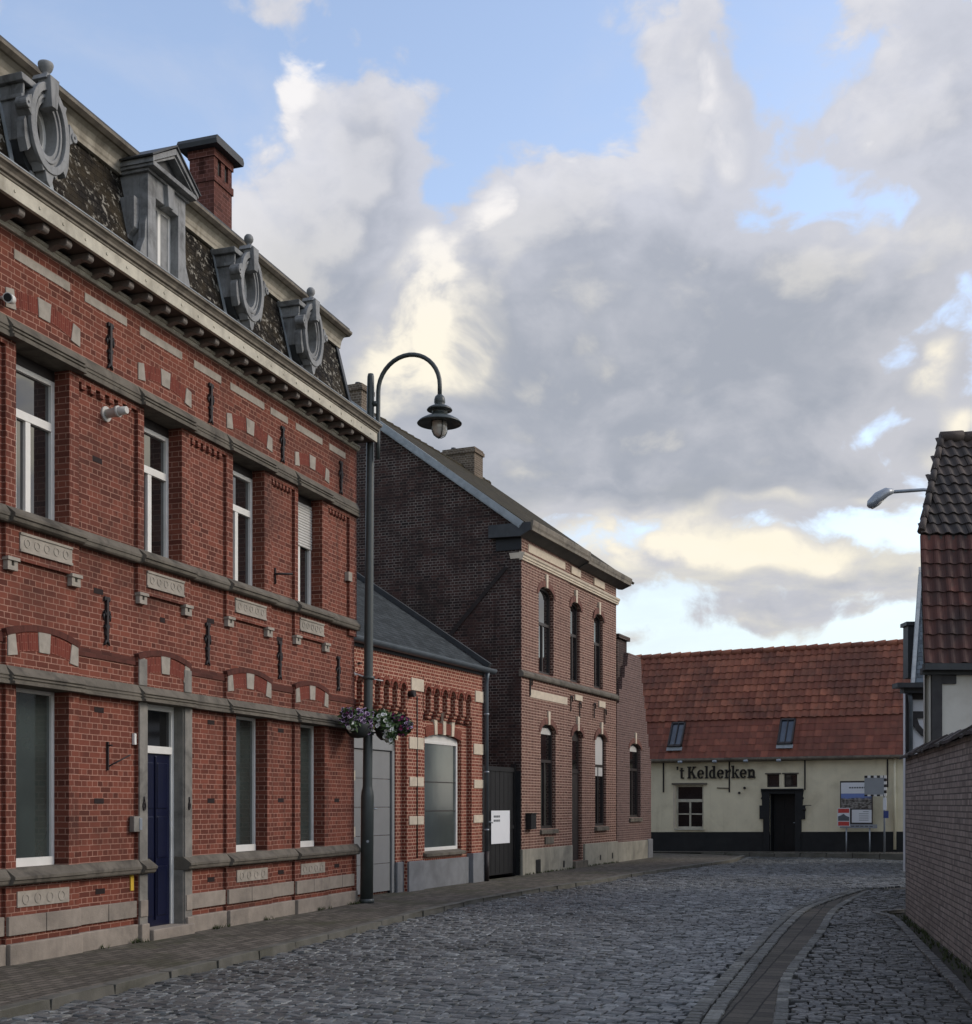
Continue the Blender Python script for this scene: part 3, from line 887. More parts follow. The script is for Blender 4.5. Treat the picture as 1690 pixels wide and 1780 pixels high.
    # dark vent bricks
    for u, z in [(11.915, 5.419), (11.936, 3.965), (13.2, 3.82), (14.30, 3.96), (16.17, 3.955), (11.946, 2.648), (11.946, 1.635), (11.967, 0.63), (14.31, 2.655), (14.31, 1.645),
                 (14.31, 0.63), (16.208, 2.653), (16.208, 1.655), (16.208, 0.628), (18.06, 1.66), (18.06, 0.635), (9.9, 1.64), (9.9, 2.65)]:
        mb = MB(); hw = .05 if z == 3.82 else .085
        mb.box(u - hw, u + hw, -0.06, -0.041, z - .03, z + .03); mb.build('vent_brick', M['terracotta'], HA)

    # cornice
    mb = MB()
    mb.run([(-0.05, 7.31), (0.035, 7.31), (0.045, 7.33), (0.045, 7.352), (0.062, 7.357), (0.062, 7.385), (-0.05, 7.385)], U0, U1 + .02)
    mb.build('cornice_trim', M['cream_wood'], HA)
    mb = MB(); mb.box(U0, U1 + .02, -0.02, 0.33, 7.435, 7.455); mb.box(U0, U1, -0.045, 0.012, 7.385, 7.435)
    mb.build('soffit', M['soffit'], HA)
    mb = MB(); mb.run([(0.30, 7.428), (0.345, 7.428), (0.345, 7.57), (0.30, 7.57)], U0, U1 + .04)
    for k in range(35):
        u = 6.2 + k * .366
        mb.lathe([(0.0, 0.006), (.012, 0.005), (.016, 0.0)], (u, 0, 0), 8) if False else None
    mb.build('cornice_fascia', M['cream_wood'], HA, bevel=0.004)
    for k in range(34):
        mb = MB()
        u = 6.42 + k * .366
        mb.oval(u, 7.50, 0.0005, 0.0005, 0.016, 0.016, 0.345, 0.353, 10)
        mb.build('fascia_boss', M['cream_wood'], HA)
    mb = MB()
    mb.run([(-0.05, 7.56), (0.34, 7.57), (0.352, 7.58), (0.352, 7.60), (0.375, 7.61), (0.38, 7.635), (0.40, 7.66), (0.425, 7.675), (0.425, 7.70), (0.405, 7.70), (0.40, 7.685), (-0.05, 7.72)], U0, U1 + .06)
    mb.build('gutter', M['gutter_wood'], HA)
    mb = MB(); mb.run([(0.402, 7.70), (0.43, 7.70), (0.43, 7.712), (0.402, 7.712)], U0, U1 + .06); mb.build('gutter_lip', M['lead'], HA)
    proto = None
    for k in range(34):
        u = 6.235 + k * .366
        if proto is None:
            mb = MB()
            pr = [(0.0, 7.434), (0.27, 7.434), (0.285, 7.41), (0.285, 7.375), (0.268, 7.352), (0.24, 7.346), (0.215, 7.356), (0.19, 7.37), (0.15, 7.372), (0.1, 7.36), (0.04, 7.34), (0.0, 7.33)]
            mb.run(pr, -0.046, 0.046)
            proto = mb.build('modillion', M['modillion'], HA, bevel=0.008)
            proto.location.x = u
        else:
            c = proto.copy(); COL.objects.link(c); c.parent = HA; c.location.x = u

    # mansard roof
    mb = MB()
    mb.quad((U0, -0.0, 7.70), (18.62, -0.0, 7.70), (18.54, -0.29, 8.99), (U0, -0.29, 8.99))
    mb.quad((18.62, 0.0, 7.70), (18.62, -7.0, 7.70), (18.54, -6.7, 8.99), (18.54, -0.29, 8.99))
    roof = mb.build('mansard_roof', M['slate_a'], HA)
    mb = MB(); mb.slab((U0, -0.1, 9.2), (18.66, -0.1, 9.2), (18.66, -7, 9.35), (U0, -7, 9.35), 0.08); mb.build('roof_deck', M['zinc_dark'], roof)
    mb = MB()
    mb.run([(-0.32, 8.955), (-0.235, 8.955), (-0.235, 9.0), (-0.225, 9.02), (-0.215, 9.07), (-0.18, 9.12), (-0.13, 9.15), (-0.10, 9.155), (-0.32, 9.155)], U0, 18.60)
    mb.build('top_cornice', M['crown_paint'], roof)
    mb = MB(); mb.run([(-0.3, 9.15), (-0.10, 9.15), (-0.055, 9.185), (-0.05, 9.215), (-0.3, 9.215)], U0, 18.66); mb.build('top_gutter', M['gutter_wood'], roof)
    mb = MB()
    for u in (18.60,):
        mb.slab((u - .05, 0.02, 7.70), (u + .04, 0.02, 7.70), (u - .04, -0.27, 8.97), (u - .13, -0.27, 8.97), 0.02)
    mb.build('hip_flashing', M['zinc_dark'], roof)

    # oval dormers
    def oval_dormer(uc):
        b = MB(); zc = 8.52; a_, b_ = .262, .40
        # body: a shouldered box behind the face, running back into the roof
        b.prism([(uc - .30, 8.30), (uc + .30, 8.30), (uc + .30, 8.86), (uc - .30, 8.86)], -0.75, -0.09)
        b.box(uc - .30, uc - .27, -.09, .06, 8.30, 8.86); b.box(uc + .27, uc + .30, -.09, .06, 8.30, 8.86)
        b.prism([(uc - .34, 8.86), (uc + .34, 8.86), (uc + .36, 8.93), (uc - .36, 8.93)], -0.75, 0.09)
        for s_ in (-1, 1):
            b.box(min(uc + s_ * .29, uc + s_ * .325), max(uc + s_ * .29, uc + s_ * .325), -.75, .065, 8.70, 8.74)
        b.prism([(uc - .11, 7.70), (uc + .11, 7.70), (uc + .13, 8.06), (uc - .13, 8.06)], -0.3, 0.02)
        o = b.build('oval_dormer', M['zinc'], HA, bevel=0.008)
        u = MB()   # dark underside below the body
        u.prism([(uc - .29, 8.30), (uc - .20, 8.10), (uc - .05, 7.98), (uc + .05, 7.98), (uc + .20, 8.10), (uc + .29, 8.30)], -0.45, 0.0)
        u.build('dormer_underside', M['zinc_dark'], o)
        f = MB()
        f.oval(uc, zc, a_ * .60, b_ * .66, a_ * 1.12, b_ * 1.08, -0.08, 0.12)
        f.oval(uc, zc, a_ * .92, b_ * .94, a_ * 1.18, b_ * 1.14, 0.12, 0.165)
        f.oval(uc, zc, a_ * .72, b_ * .77, a_ * .82, b_ * .86, 0.12, 0.14)
        # shoulders, ears and drop
        for s in (-1, 1):
            f.prism([(uc + s * .30, 8.50), (uc + s * .37, 8.56), (uc + s * .385, 8.62), (uc + s * .36, 8.68), (uc + s * .30, 8.72)], 0.02, 0.17)
            f.oval(uc + s * .365, 8.60, .012, .014, .045, .05, 0.05, 0.185, 14)
            f.prism([(uc + s * .33, 8.50), (uc + s * .36, 8.44), (uc + s * .345, 8.28), (uc + s * .30, 8.16), (uc + s * .25, 8.22), (uc + s * .28, 8.36)], 0.02, 0.12)
        f.prism([(uc - .14, 8.13), (uc - .10, 8.05), (uc - .07, 8.07), (uc - .04, 7.97), (uc, 7.93), (uc + .04, 7.97), (uc + .07, 8.07), (uc + .10, 8.05), (uc + .14, 8.13)], 0.02, 0.15)
        # keystone
        f.prism([(uc - .045, 8.72), (uc + .045, 8.72), (uc + .075, 9.03), (uc - .075, 9.03)], 0.06, 0.215)
        f.prism([(uc - .10, 9.0), (uc + .10, 9.0), (uc + .07, 9.06), (uc - .07, 9.06)], 0.0, 0.18)
        f.build('dormer_face', M['zinc'], o, bevel=0.006)
        k = MB()
        k.lathe([(0.0, 9.03), (.05, 9.03), (.045, 9.06), (.028, 9.085), (.03, 9.10), (.045, 9.115), (.060, 9.14), (.064, 9.168), (.058, 9.195), (.038, 9.22), (0.0, 9.228)] if uc > 11 else
                [(0.0, 9.03), (.05, 9.03), (.04, 9.06), (.03, 9.085), (.04, 9.105), (.062, 9.13), (.074, 9.16), (.08, 9.185), (.076, 9.20), (0.0, 9.192)], (uc, 0.10, 0), 18)
        k.build('ball_finial', M['zinc'], o)
        w = MB(); w.oval(uc, zc, a_ * .42, b_ * .48, a_ * .62, b_ * .68, -0.07, -0.02); w.build('oval_frame', M['white_frame'], o)
        g = MB(); g.oval(uc, zc, .001, .001, a_ * .60, b_ * .66, -0.075, -0.06); g.build('oval_pane', M['pane_dark'], o)
        fl = MB()
        for s in (-1, 1):
            fl.slab((uc + s * .31 - .03, 0.012, 7.71), (uc + s * .31 + .03, 0.012, 7.71), (uc + s * .31 + .03, -0.275, 8.97), (uc + s * .31 - .03, -0.275, 8.97), .012)
        fl.build('side_flashing', M['lead'], o)
        return o
    for uc in (9.05, 10.85, 15.03, 16.87):
        oval_dormer(uc)

    # the dormer with a small pediment in the middle
    uc = 13.08
    b = MB()
    b.box(uc - .40, uc + .40, -0.75, -0.02, 7.70, 8.97)
    b.box(uc - .40, uc - .24, -0.02, 0.10, 7.72, 8.97); b.box(uc + .24, uc + .40, -0.02, 0.10, 7.72, 8.97)
    b.box(uc - .24, uc + .24, -0.02, 0.10, 8.72, 8.97)
    b.box(uc - .44, uc + .44, -0.75, 0.13, 8.955, 8.99)
    o = b.build('pediment_dormer', M['zinc'], HA, bevel=0.006)
    for s in (-1, 1):   # curled wings
        b = MB()
        b.prism([(uc + s * .39, 8.50), (uc + s * .43, 8.35), (uc + s * .44, 8.18), (uc + s * .50, 8.06), (uc + s * .55, 7.94), (uc + s * .56, 7.84), (uc + s * .52, 7.76), (uc + s * .39, 7.74)], -0.01, 0.085)
        b.oval(uc + s * .48, 7.86, .02, .03, .055, .075, 0.085, 0.105, 16)
        # bracket on the cheek
        b.run([(-0.02, 8.66), (-0.02, 8.30), (-0.10, 8.22), (-0.14, 8.0), (-0.25, 7.9), (-0.42, 7.9), (-0.5, 8.1), (-0.56, 8.35), (-0.60, 8.66)], uc + s * .40, uc + s * .50)
        b.build('scroll_bracket', M['zinc'], o, bevel=0.008)
    b = MB()
    b.prism([(uc - .47, 8.99), (uc + .47, 8.99), (uc + .47, 9.045), (uc - .47, 9.045)], -0.75, 0.22)
    for s in (-1, 1):
        b.prism([(uc + s * .49, 9.02), (uc + s * .49, 9.085), (uc, 9.40), (uc, 9.325)], -0.9, 0.23)
        b.prism([(uc + s * .44, 9.045), (uc + s * .40, 9.045), (uc, 9.285), (uc, 9.32)], 0.05, 0.205)
    b.build('pediment', M['zinc'], o, bevel=0.005)
    b = MB(); b.prism([(uc - .44, 9.046), (uc + .44, 9.046), (uc, 9.33)], -0.8, 0.10); b.build('pediment_field', M['zinc_dark'], o)
    b = MB()
    for s in (-1, 1):
        b.slab((uc + s * .52, 0.25, 9.075), (uc, 0.25, 9.42), (uc, -1.2, 9.42), (uc + s * .52, -1.2, 9.075), .02)
    b.build('pediment_roof', M['zinc_dark'], o)
    b = MB(); b.prism([(uc - .05, 8.70), (uc + .05, 8.70), (uc + .075, 8.95), (uc - .075, 8.95)], 0.02, 0.155); b.build('keystone', M['zinc'], o, bevel=.005)
    window(o, uc - .24, uc + .24, 7.76, 8.72, -0.01, 0.045, M['white_frame'], M['pane_sky'], bars=[('v', uc, .03, 7.8, 8.68)], depth=.05)

    # chimney
    b = MB(); u0, u1, v0, v1 = 16.655, 17.178, -1.82, -1.4
    b.box(u0, u1, v0, v1, 9.0, 10.95)
    b.box(u0 - .02, u1 + .02, v0 - .02, v1 + .02, 10.95, 11.06)
    for a, c in ((u0, u0 + .11), (u0 + .21, u0 + .31), (u1 - .11, u1)):
        b.box(a, c, v0, v1, 11.06, 11.32) if a in (u0, ) or c == u1 else b.box(a, c, v0 + .08, v1, 11.06, 11.32)
    b.box(u0 + .05, u1 - .05, v0, v0 + .1, 11.06, 11.32)
    b.box(u0, u0 + .1, v0 + .16, v0 + .26, 11.06, 11.32)
    b.box(u0 - .02, u1 + .02, v0 - .02, v1 + .02, 11.32, 11.44)
    ch = b.build('chimney', M['brick_ch'], roof)
    b = MB(); b.box(u0 + .02, u1 - .02, v0 + .03, v1 - .03, 11.0, 11.35); b.build('flue_void', M['black'], ch)
    b = MB(); b.prism([(u0 - .13, 11.44), (u1 + .13, 11.44), (u1 + .15, 11.50), (u1 + .12, 11.56), (u0 - .12, 11.56), (u0 - .15, 11.50)], v0 - .13, v1 + .13)
    b.build('chimney_cap', M['zinc_dark'], ch)

    # flue terminal, cameras, bell, door lantern and small fittings
    b = MB(); b.tube([(12.06, -0.045, 5.97), (12.06, -0.02, 5.97)], .085, 16); b.tube([(12.06, -0.03, 5.97), (12.06, .14, 5.985), (12.06, .24, 5.99)], [.05, .05, .04], 14)
    b.tube([(12.06, .10, 5.983), (12.06, .14, 5.985)], .062, 14)
    b.build('boiler_flue', M['rust'], HA)
    b = MB(); b.tube([(10.30, 0.0, 6.60), (10.30, .07, 6.60)], .02, 8); b.tube([(10.37, .07, 6.60), (10.25, .12, 6.57)], [.045, .05], 14); b.build('security_camera', M['white_frame'], HA)
    b = MB(); b.tube([(10.251, .1196, 6.5703), (10.243, .123, 6.568)], [.042, .036], 14); b.build('camera_lens', M['black'], HA)
    b = MB(); b.box(12.50, 12.63, -0.03, 0.035, 1.28, 1.46); b.build('meter_box', M['stone'], HA, bevel=.006)
    b = MB(); b.box(12.60, 12.65, 0.0, 0.045, 1.30, 1.44); b.build('door_bell', M['steel'], HA, bevel=.004)
    b = MB(); b.oval(12.715, 1.58, .016, .035, .03, .055, .02, .035, 14); b.tube([(12.715, .028, 1.63), (12.715, .028, 1.69)], .01, 6); b.build('bell_pull', M['iron'], HA)
    b = MB(); b.oval(13.685, 1.58, .012, .03, .022, .05, .02, .035, 14); b.tube([(13.685, .028, 1.63), (13.685, .028, 1.69)], .01, 6); b.build('bell_pull', M['iron'], HA)
    b = MB(); b.box(12.53, 12.59, -0.045, -0.03, 0.60, 0.79); b.build('yellow_plate', M['yellow'], HA)
    b = MB(); b.box(12.575, 12.615, -0.045, -0.01, 2.29, 2.42); b.build('house_sensor', M['white_frame'], HA, bevel=.004)
    b = MB(); b.box(12.08, 12.10, -0.05, -0.02, 1.98, 2.30); b.tube([(12.09, -0.03, 2.02), (12.33, .10, 2.16)], .009, 6); b.tube([(12.09, -0.03, 2.26), (12.09, .03, 2.26)], .009, 6)
    b.build('flag_bracket', M['iron'], HA)
    b = MB(); b.tube([(16.02, -0.05, 4.86), (16.02, .02, 4.86), (16.14, .18, 4.87)], .016, 8); b.tube([(16.02, -0.03, 4.72), (16.02, -0.03, 4.95)], .012, 8); b.build('flag_bracket', M['iron'], HA)


build_townhouse()


# ------------------------------------------------------------------ low garage building beside the town house
TC = (0.39819, 0.91730)
HC = frame('garage_building', -0.0716, 26.2687, *TC,
           'low orange brick building with a grey garage door, arched frieze and dark slate roof', 'house')


def build_garage():
    U0, U1 = -6.6, 0.0
    mb = MB()
    GL, GR = -5.45, -3.70                       # gate opening
    WL, WR = -2.52, -0.84                       # window opening
    rects = [(U0, U1, 3.30, 4.40, 0.0), (-5.42, -3.45, 3.18, 4.0, -.15), (-2.80, -.55, 3.18, 4.0, -.15), (-3.45, -2.80, 0, 4.4, 0.0), (-0.55, 0.0, 0, 4.4, 0.0), (U0, -5.42, 0, 4.4, 0.0),
             (GL, GR, 0, 2.93, -0.22), (WL, WR, 0.62, 2.96, -0.22)]
    relief(mb, U0, U1, 0, 4.4, rects, base=-0.10)
    # flat arches over the openings
    def spandrels(uc, half, zs, rise, v):
        n = 8
        for s in (-1, 1):
            pts = [(uc + s * half, zs)] + [(uc + s * half * math.cos(math.pi / 2 * k / n), zs + rise * math.sin(math.pi / 2 * k / n)) for k in range(1, n + 1)] + [(uc + s * half, zs + rise)]
            mb.prism(pts, -0.22, v - 0.001)
    spandrels((GL + GR) / 2, (GR - GL) / 2, 2.72, 0.21, -0.10)
    spandrels((WL + WR) / 2, (WR - WL) / 2, 2.87, 0.09, -0.10)
    mb.quad((U1, -0.05, 0), (U1, -6, 0), (U1, -6, 4.4), (U1, 0.0, 4.4))
    mb.quad((U0, 0, 0), (U0, -6, 0), (U0, -6, 4.4), (U0, 0, 4.4))
    mb.add([(U1, 0, 4.4), (U1, -3.0, 6.5), (U1, -6, 4.4)], [(0, 1, 2)])
    mb.build('wall', M['brick_c'], HC)
    # corbel table: little round-headed arches on brick corbels
    def corbels(a, b, n):
        p = (b - a) / n; w = p * .60
        for k in range(n):
            c = a + p * (k + .5)
            m2 = MB()
            x0, x1 = c - p / 2, c + p / 2
            pts = [(x0, 3.32), (c - w / 2, 3.32)] if False else []
            pts = [(x0, 4.0), (x0, 3.36), (c - w / 2, 3.36)]
            pts += [(c - w / 2 * math.cos(math.pi * q / 8), 3.69 + w / 2 * 1.15 * math.sin(math.pi * q / 8)) for q in range(9)]
            pts += [(c + w / 2, 3.36), (x1, 3.36), (x1, 4.0)]
            m2.prism(pts, -0.17, 0.012)
            m2.box(x0 + .0, c - w / 2, -0.17, -0.02, 3.29, 3.36); m2.box(c + w / 2, x1, -0.17, -0.02, 3.29, 3.36)
            m2.box(x0 + .0, c - w / 2, -0.17, -0.05, 3.23, 3.29); m2.box(c + w / 2, x1, -0.17, -0.05, 3.23, 3.29)
            o = m2.build('arched_corbel', M['brick_c'], HC)
            m3 = MB()
            soldier_ring(m3, c, 3.69, w / 2, w / 2 * 1.15, w / 2 + .06, w / 2 * 1.15 + .065, 0.0, 0.03)
            m3.build('arch_ring', M['soldier_c'], o)
            m3 = MB(); m3.box(c - w / 2, c + w / 2, -.18, -.115, 3.22, 3.84); m3.build('niche_back', M['niche'], o)  # back plates coloured darker than the wall, with fainter joints
    def soldier_ring(m3, c, z, a0, b0, a1, b1, v0, v1, n=10):
        vs = []
        for a, b, v in ((a0, b0, v1), (a1, b1, v1), (a1, b1, v0), (a0, b0, v0)):
            vs += [(c + a * math.cos(math.pi * k / n), v, z + b * math.sin(math.pi * k / n)) for k in range(n + 1)]
        m = n + 1
        fs = [(q * m + k, q * m + k + 1, (q + 1) * m + k + 1, (q + 1) * m + k) for q in range(3) for k in range(n)]
        m3.add(vs, fs)
    # the band is recessed where the arches stand so that they read as openings
    corbels(-5.40, -3.46, 6); corbels(-2.78, -0.56, 6)
    # pale stone blocks on the pilasters
    for a, b in ((-3.47, -2.78), (-0.57, 0.02)):
        for z0, z1 in ((3.70, 3.93), (2.62, 2.84), (1.93, 2.10), (1.22, 1.38)):
            m2 = MB()
            if z0 > 3:
                m2.box(a + .18, b, -0.05, 0.02, z0, z1)
            elif z0 == 1.93:
                m2.box(a + .12, b, -0.05, 0.016, z0, z1)
            else:
                m2.box(a + .1, b, -0.05, 0.018, z0, z1)
            m2.build('stone_block', M['cream_stone'], HC, bevel=.005)
    for z in (2.0, 1.05):
        m2 = MB(); m2.box(-5.50, -5.38, -0.05, 0.012, z, z + .17); m2.build('stone_block', M['cream_stone'], HC)
    # voussoirs over gate and window
    def vous(uc, z, half, rise, ss, w, h):
        for s in ss:
            zi = z + rise * math.sqrt(max(0, 1 - s * s)) * 1.0 + .01
            m2 = MB(); u = uc + s * half; lean = s * .05
            m2.prism([(u - w / 2, zi - .02), (u + w / 2, zi - .02), (u + w / 2 + lean + .012, zi + h), (u - w / 2 + lean - .012, zi + h)], -0.15, -0.07)
            m2.build('arch_stone', M['cream_stone'], HC, bevel=.004)
    vous((WL + WR) / 2, 2.87, (WR - WL) / 2, .09, (-.45, .45), .11, .27)
    vous((WL + WR) / 2, 2.87, (WR - WL) / 2, .09, (0.0,), .12, .42)
    vous((GL + GR) / 2, 2.72, (GR - GL) / 2, .21, (.97, ), .13, .40)
    m2 = MB(); soldier_arch(m2, (WL + WR) / 2, .80, .86, 2.87, .10, 3.06, .11, -0.11, -0.085, -.98, .98, 12); m2.build('brick_arch', M['soldier_c'], HC)
    m2 = MB(); soldier_arch(m2, (GL + GR) / 2, .86, .92, 2.73, .22, 2.98, .22, -0.11, -0.085, -.98, .98, 12); m2.build('brick_arch', M['soldier_c'], HC)
    # plinth
    m2 = MB()
    m2.box(-3.70, -3.43, -0.2, -0.06, -.05, 0.55); m2.build('plinth', M['blue_plinth'], HC, bevel=.008)
    m2 = MB(); m2.box(-3.43, -2.80, -0.1, 0.04, -.05, 0.55); m2.build('plinth', M['blue_plinth'], HC, bevel=.008)
    m2 = MB(); m2.box(-2.80, -0.56, -0.2, -0.045, -.05, 0.53); m2.build('plinth', M['blue_plinth'], HC, bevel=.008)
    m2 = MB(); m2.box(-0.56, 0.02, -0.1, 0.04, -.05, 0.60); m2.build('plinth', M['blue_plinth'], HC, bevel=.008)
    # sill and window
    m2 = MB(); m2.run([(-0.24, 0.63), (-0.02, 0.60), (-0.02, 0.66), (-0.24, 0.72)], WL - .06, WR + .06); m2.build('window_sill', M['string'], HC, bevel=.006)
    w = window(HC, WL + .03, WR - .06, 0.70, 2.82, -0.16, 0.055, M['white_frame'], M['pane_low'], depth=.06)
    m2 = MB(); n = 10; uc, hf = (WL + WR) / 2 - .015, (WR - WL) / 2 - .045
    m2.prism([(uc - hf, 2.82)] + [(uc + hf, 2.82)] + [(uc + hf * math.cos(math.pi * k / n), 2.85 + .10 * math.sin(math.pi * k / n)) for k in range(n + 1)], -0.21, -0.165)
    m2.build('arched_head', M['white_frame'], w)
    for z in (1.46, 2.02):
        m2 = MB(); m2.box(WL + .08, WR - .11, -0.186, -0.181, z, z + .018); m2.build('film_seam', M['dark_frame'], w)
    # garage door in its frame
    m2 = MB()
    m2.box(GL, GL + .16, -0.2, -0.12, 0, 2.72); m2.box(GR - .09, GR - .0, -0.2, -0.12, 0, 2.72)
    uc, hf = (GL + GR) / 2, (GR - GL) / 2
    m2.prism([(uc - hf, 2.56), (uc + hf, 2.56), (uc + hf, 2.72)] + [(uc + hf * math.cos(math.pi * k / n), 2.72 + .2 * math.sin(math.pi * k / n)) for k in range(1, n)] + [(uc - hf, 2.72)], -0.2, -0.12)
    gd = None
    for k in range(5):
        m3 = MB(); z0, z1 = 0.04 + k * .502, 0.04 + (k + 1) * .502
        m3.box(GL + .16, GR - .12, -0.19, -0.155, z0 + .004, z1 - .004)
        if gd is None:
            gd = m3.build('garage_door', M['gate_grey'], HC, bevel=.004)
        else:
            m3.build('door_panel', M['gate_grey'], gd, bevel=.004)
    m2.build('door_frame', M['gate_frame'], gd, bevel=.006)
    m3 = MB(); m3.box(GR - .12, GR - .09, -0.2, -0.16, 0.0, 2.56); m3.box(GL + .16, GR - .12, -0.2, -0.165, 2.54, 2.56); m3.build('door_seal', M['black'], gd)
    m3 = MB(); m3.box(-4.62, -4.45, -0.155, -0.13, 1.56, 1.62); m3.tube([(-4.5, -.14, 1.52), (-4.5, -.10, 1.52), (-4.40, -.10, 1.52)], .012, 8); m3.build('door_handle', M['steel'], gd)
    # roof, verge, gutter, downpipe
    m2 = MB()
    m2.slab((U0, 0.08, 4.37), (U1 + .02, 0.08, 4.37), (U1 + .02, -3.2, 6.58), (U0, -3.2, 6.58), .06)
    m2.slab((U0, -6.4, 4.37), (U0, -3.2, 6.58), (U1 + .02, -3.2, 6.58), (U1 + .02, -6.4, 4.37), .06)
    roof = m2.build('slate_roof', M['slate_c'], HC)
    m2 = MB(); m2.slab((U1 - .02, 0.12, 4.43), (U1 + .10, 0.12, 4.43), (U1 + .10, -3.2, 6.66), (U1 - .02, -3.2, 6.66), .10); m2.build('verge_trim', M['zinc_dark'], roof)
    m2 = MB(); pr = [(.10 + .085 * math.cos(a), 4.40 + .085 * math.sin(a)) for a in [math.pi * (1 + k / 10) for k in range(11)]]
    pr += [(.185, 4.415), (.10 + .07, 4.415)] + [(.10 + .07 * math.cos(a), 4.405 + .07 * math.sin(a)) for a in [2 * math.pi - math.pi * k / 10 for k in range(1, 10)]] + [(.03, 4.415), (.015, 4.415)]
    m2.run(pr, U0, U1 + .35); m2.build('gutter', M['gutter_zinc'], roof)
    m2 = MB(); m2.box(U0, U1, -0.05, 0.03, 4.27, 4.36); m2.build('eave_board', M['zinc_dark'], roof)
    m2 = MB(); m2.tube([(U1 + .04, .10, 4.34), (U1 + .05, .08, 4.2), (U1 + .05, .07, 4.1), (U1 + .05, .07, 0.62)], .042, 12)
    dp = m2.build('downpipe', M['gutter_zinc'], HC)
    m2 = MB(); m2.tube([(U1 + .05, .07, 0.62), (U1 + .05, .07, 0.0)], .052, 12); m2.build('pipe_shoe', M['iron'], dp)
    for z in (3.45, 2.25, 1.05):
        m2 = MB(); m2.tube([(U1 + .05, .07, z), (U1 + .05, .07, z + .035)], .054, 12); m2.build('pipe_clip', M['steel'], dp)
    m2 = MB(); m2.box(-5.3, -5.22, 0, .06, 3.98, 4.0); m2.tube([(-3.36, 0.0, 3.62), (-3.36, .12, 3.62)], .06, 10); m2.build('wall_lantern', M['iron'], HC)
    m2 = MB(); m2.tube([(-3.05, .012, 0.6), (-3.05, .012, 3.6)], .012, 6); m2.build('cable', M['iron'], HC)


build_garage()


# ------------------------------------------------------------------ tall brick house with the sooty gable
HD = frame('gabled_brick_house', 0.8019, 28.4559, *TC,
           'tall pink brick house with a sooty brown gable wall and dark windows', 'house')


def arched_openings(mb, opens, v_back, v_front=-0.001):
    """corner pieces that turn square openings into flat-arched ones"""
    n = 7
    for (a, b, z0, zs, rise) in opens:
        uc, hf = (a + b) / 2, (b - a) / 2
        for s in (-1, 1):
            pts = [(uc + s * hf, zs)] + [(uc + s * hf * math.cos(math.pi / 2 * k / n), zs + rise * math.sin(math.pi / 2 * k / n)) for k in range(1, n + 1)] + [(uc + s * hf, zs + rise)]
            mb.prism(pts, v_back, v_front)


def house_window(parent, a, b, z0, zs, rise, v, mid, pane, blind=None, edge_strip=True):
    """dark timber window with a flat-arched head: frame > pane, blind"""
    n = 10; uc, hf = (a + b) / 2, (b - a) / 2; fw = .07
    mb = MB()
    mb.box(a, a + fw, v - .06, v, z0, zs); mb.box(b - fw, b, v - .06, v, z0, zs); mb.box(a + fw, b - fw, v - .06, v, z0, z0 + fw)
    outer = [(uc + hf * math.cos(math.pi * k / n), zs + rise * math.sin(math.pi * k / n)) for k in range(n + 1)]
    inner = [(uc + (hf - fw) * math.cos(math.pi * k / n), zs - .02 + (rise - fw * .6) * math.sin(math.pi * k / n)) for k in range(n + 1)]
    mb.prism(outer + inner[::-1], v - .06, v)
    if mid:
        mb.box(a + fw, b - fw, v - .06, v - .005, mid - .035, mid + .035)
    mb.box(uc - .03, uc + .03, v - .06, v - .008, z0 + fw, (mid or zs) - .03)
    o = mb.build('window', M['dark_frame'], parent)
    p = MB(); p.prism([(a + .03, z0 + .03), (b - .03, z0 + .03), (b - .03, zs)] + [(uc + (hf - .03) * math.cos(math.pi * k / n), zs + (rise - .03) * math.sin(math.pi * k / n)) for k in range(1, n)] + [(a + .03, zs)], v - .05, v - .035)
    p.build('pane', pane, o)
    if blind:
        p = MB(); p.box(a + fw * .6, b - fw * .6, v - .034, v - .012, blind, zs + rise * .55); p.build('blind', M['shutter'], o)
    return o


def keystone_arch(parent, a, b, zs, rise, key=.30, band=.17, v=0.004, mat='soldier_d'):
    uc, hf = (a + b) / 2, (b - a) / 2
    m = MB(); n = 12
    ring_o = [(uc + (hf + band * .7) * math.cos(math.pi * k / n), zs - .02 + (rise + band) * math.sin(math.pi * k / n)) for k in range(n + 1)]
    ring_i = [(uc + hf * math.cos(math.pi * k / n), zs + rise * math.sin(math.pi * k / n)) for k in range(n + 1)]
    for k in range(n):
        q = [ring_i[k], ring_i[k + 1], ring_o[k + 1], ring_o[k]]
        L = hf * math.pi / n
        m.add([(u, v + .012, z) for u, z in q] + [(u, v - .02, z) for u, z in q], [(0, 1, 2, 3), (2, 6, 7, 3)],
              0, [[(0, k * L), (0, (k + 1) * L), (band, (k + 1) * L), (band, k * L)], [(0, 0), (.03, 0), (.03, L), (0, L)]])
    m.build('brick_arch', M[mat], parent)
    m = MB(); m.prism([(uc - .055, zs + rise - .02), (uc + .055, zs + rise - .02), (uc + .07, zs + rise + key), (uc - .07, zs + rise + key)], v - .05, v + .03)
    m.build('keystone', M['cream_stone'], parent, bevel=.004)


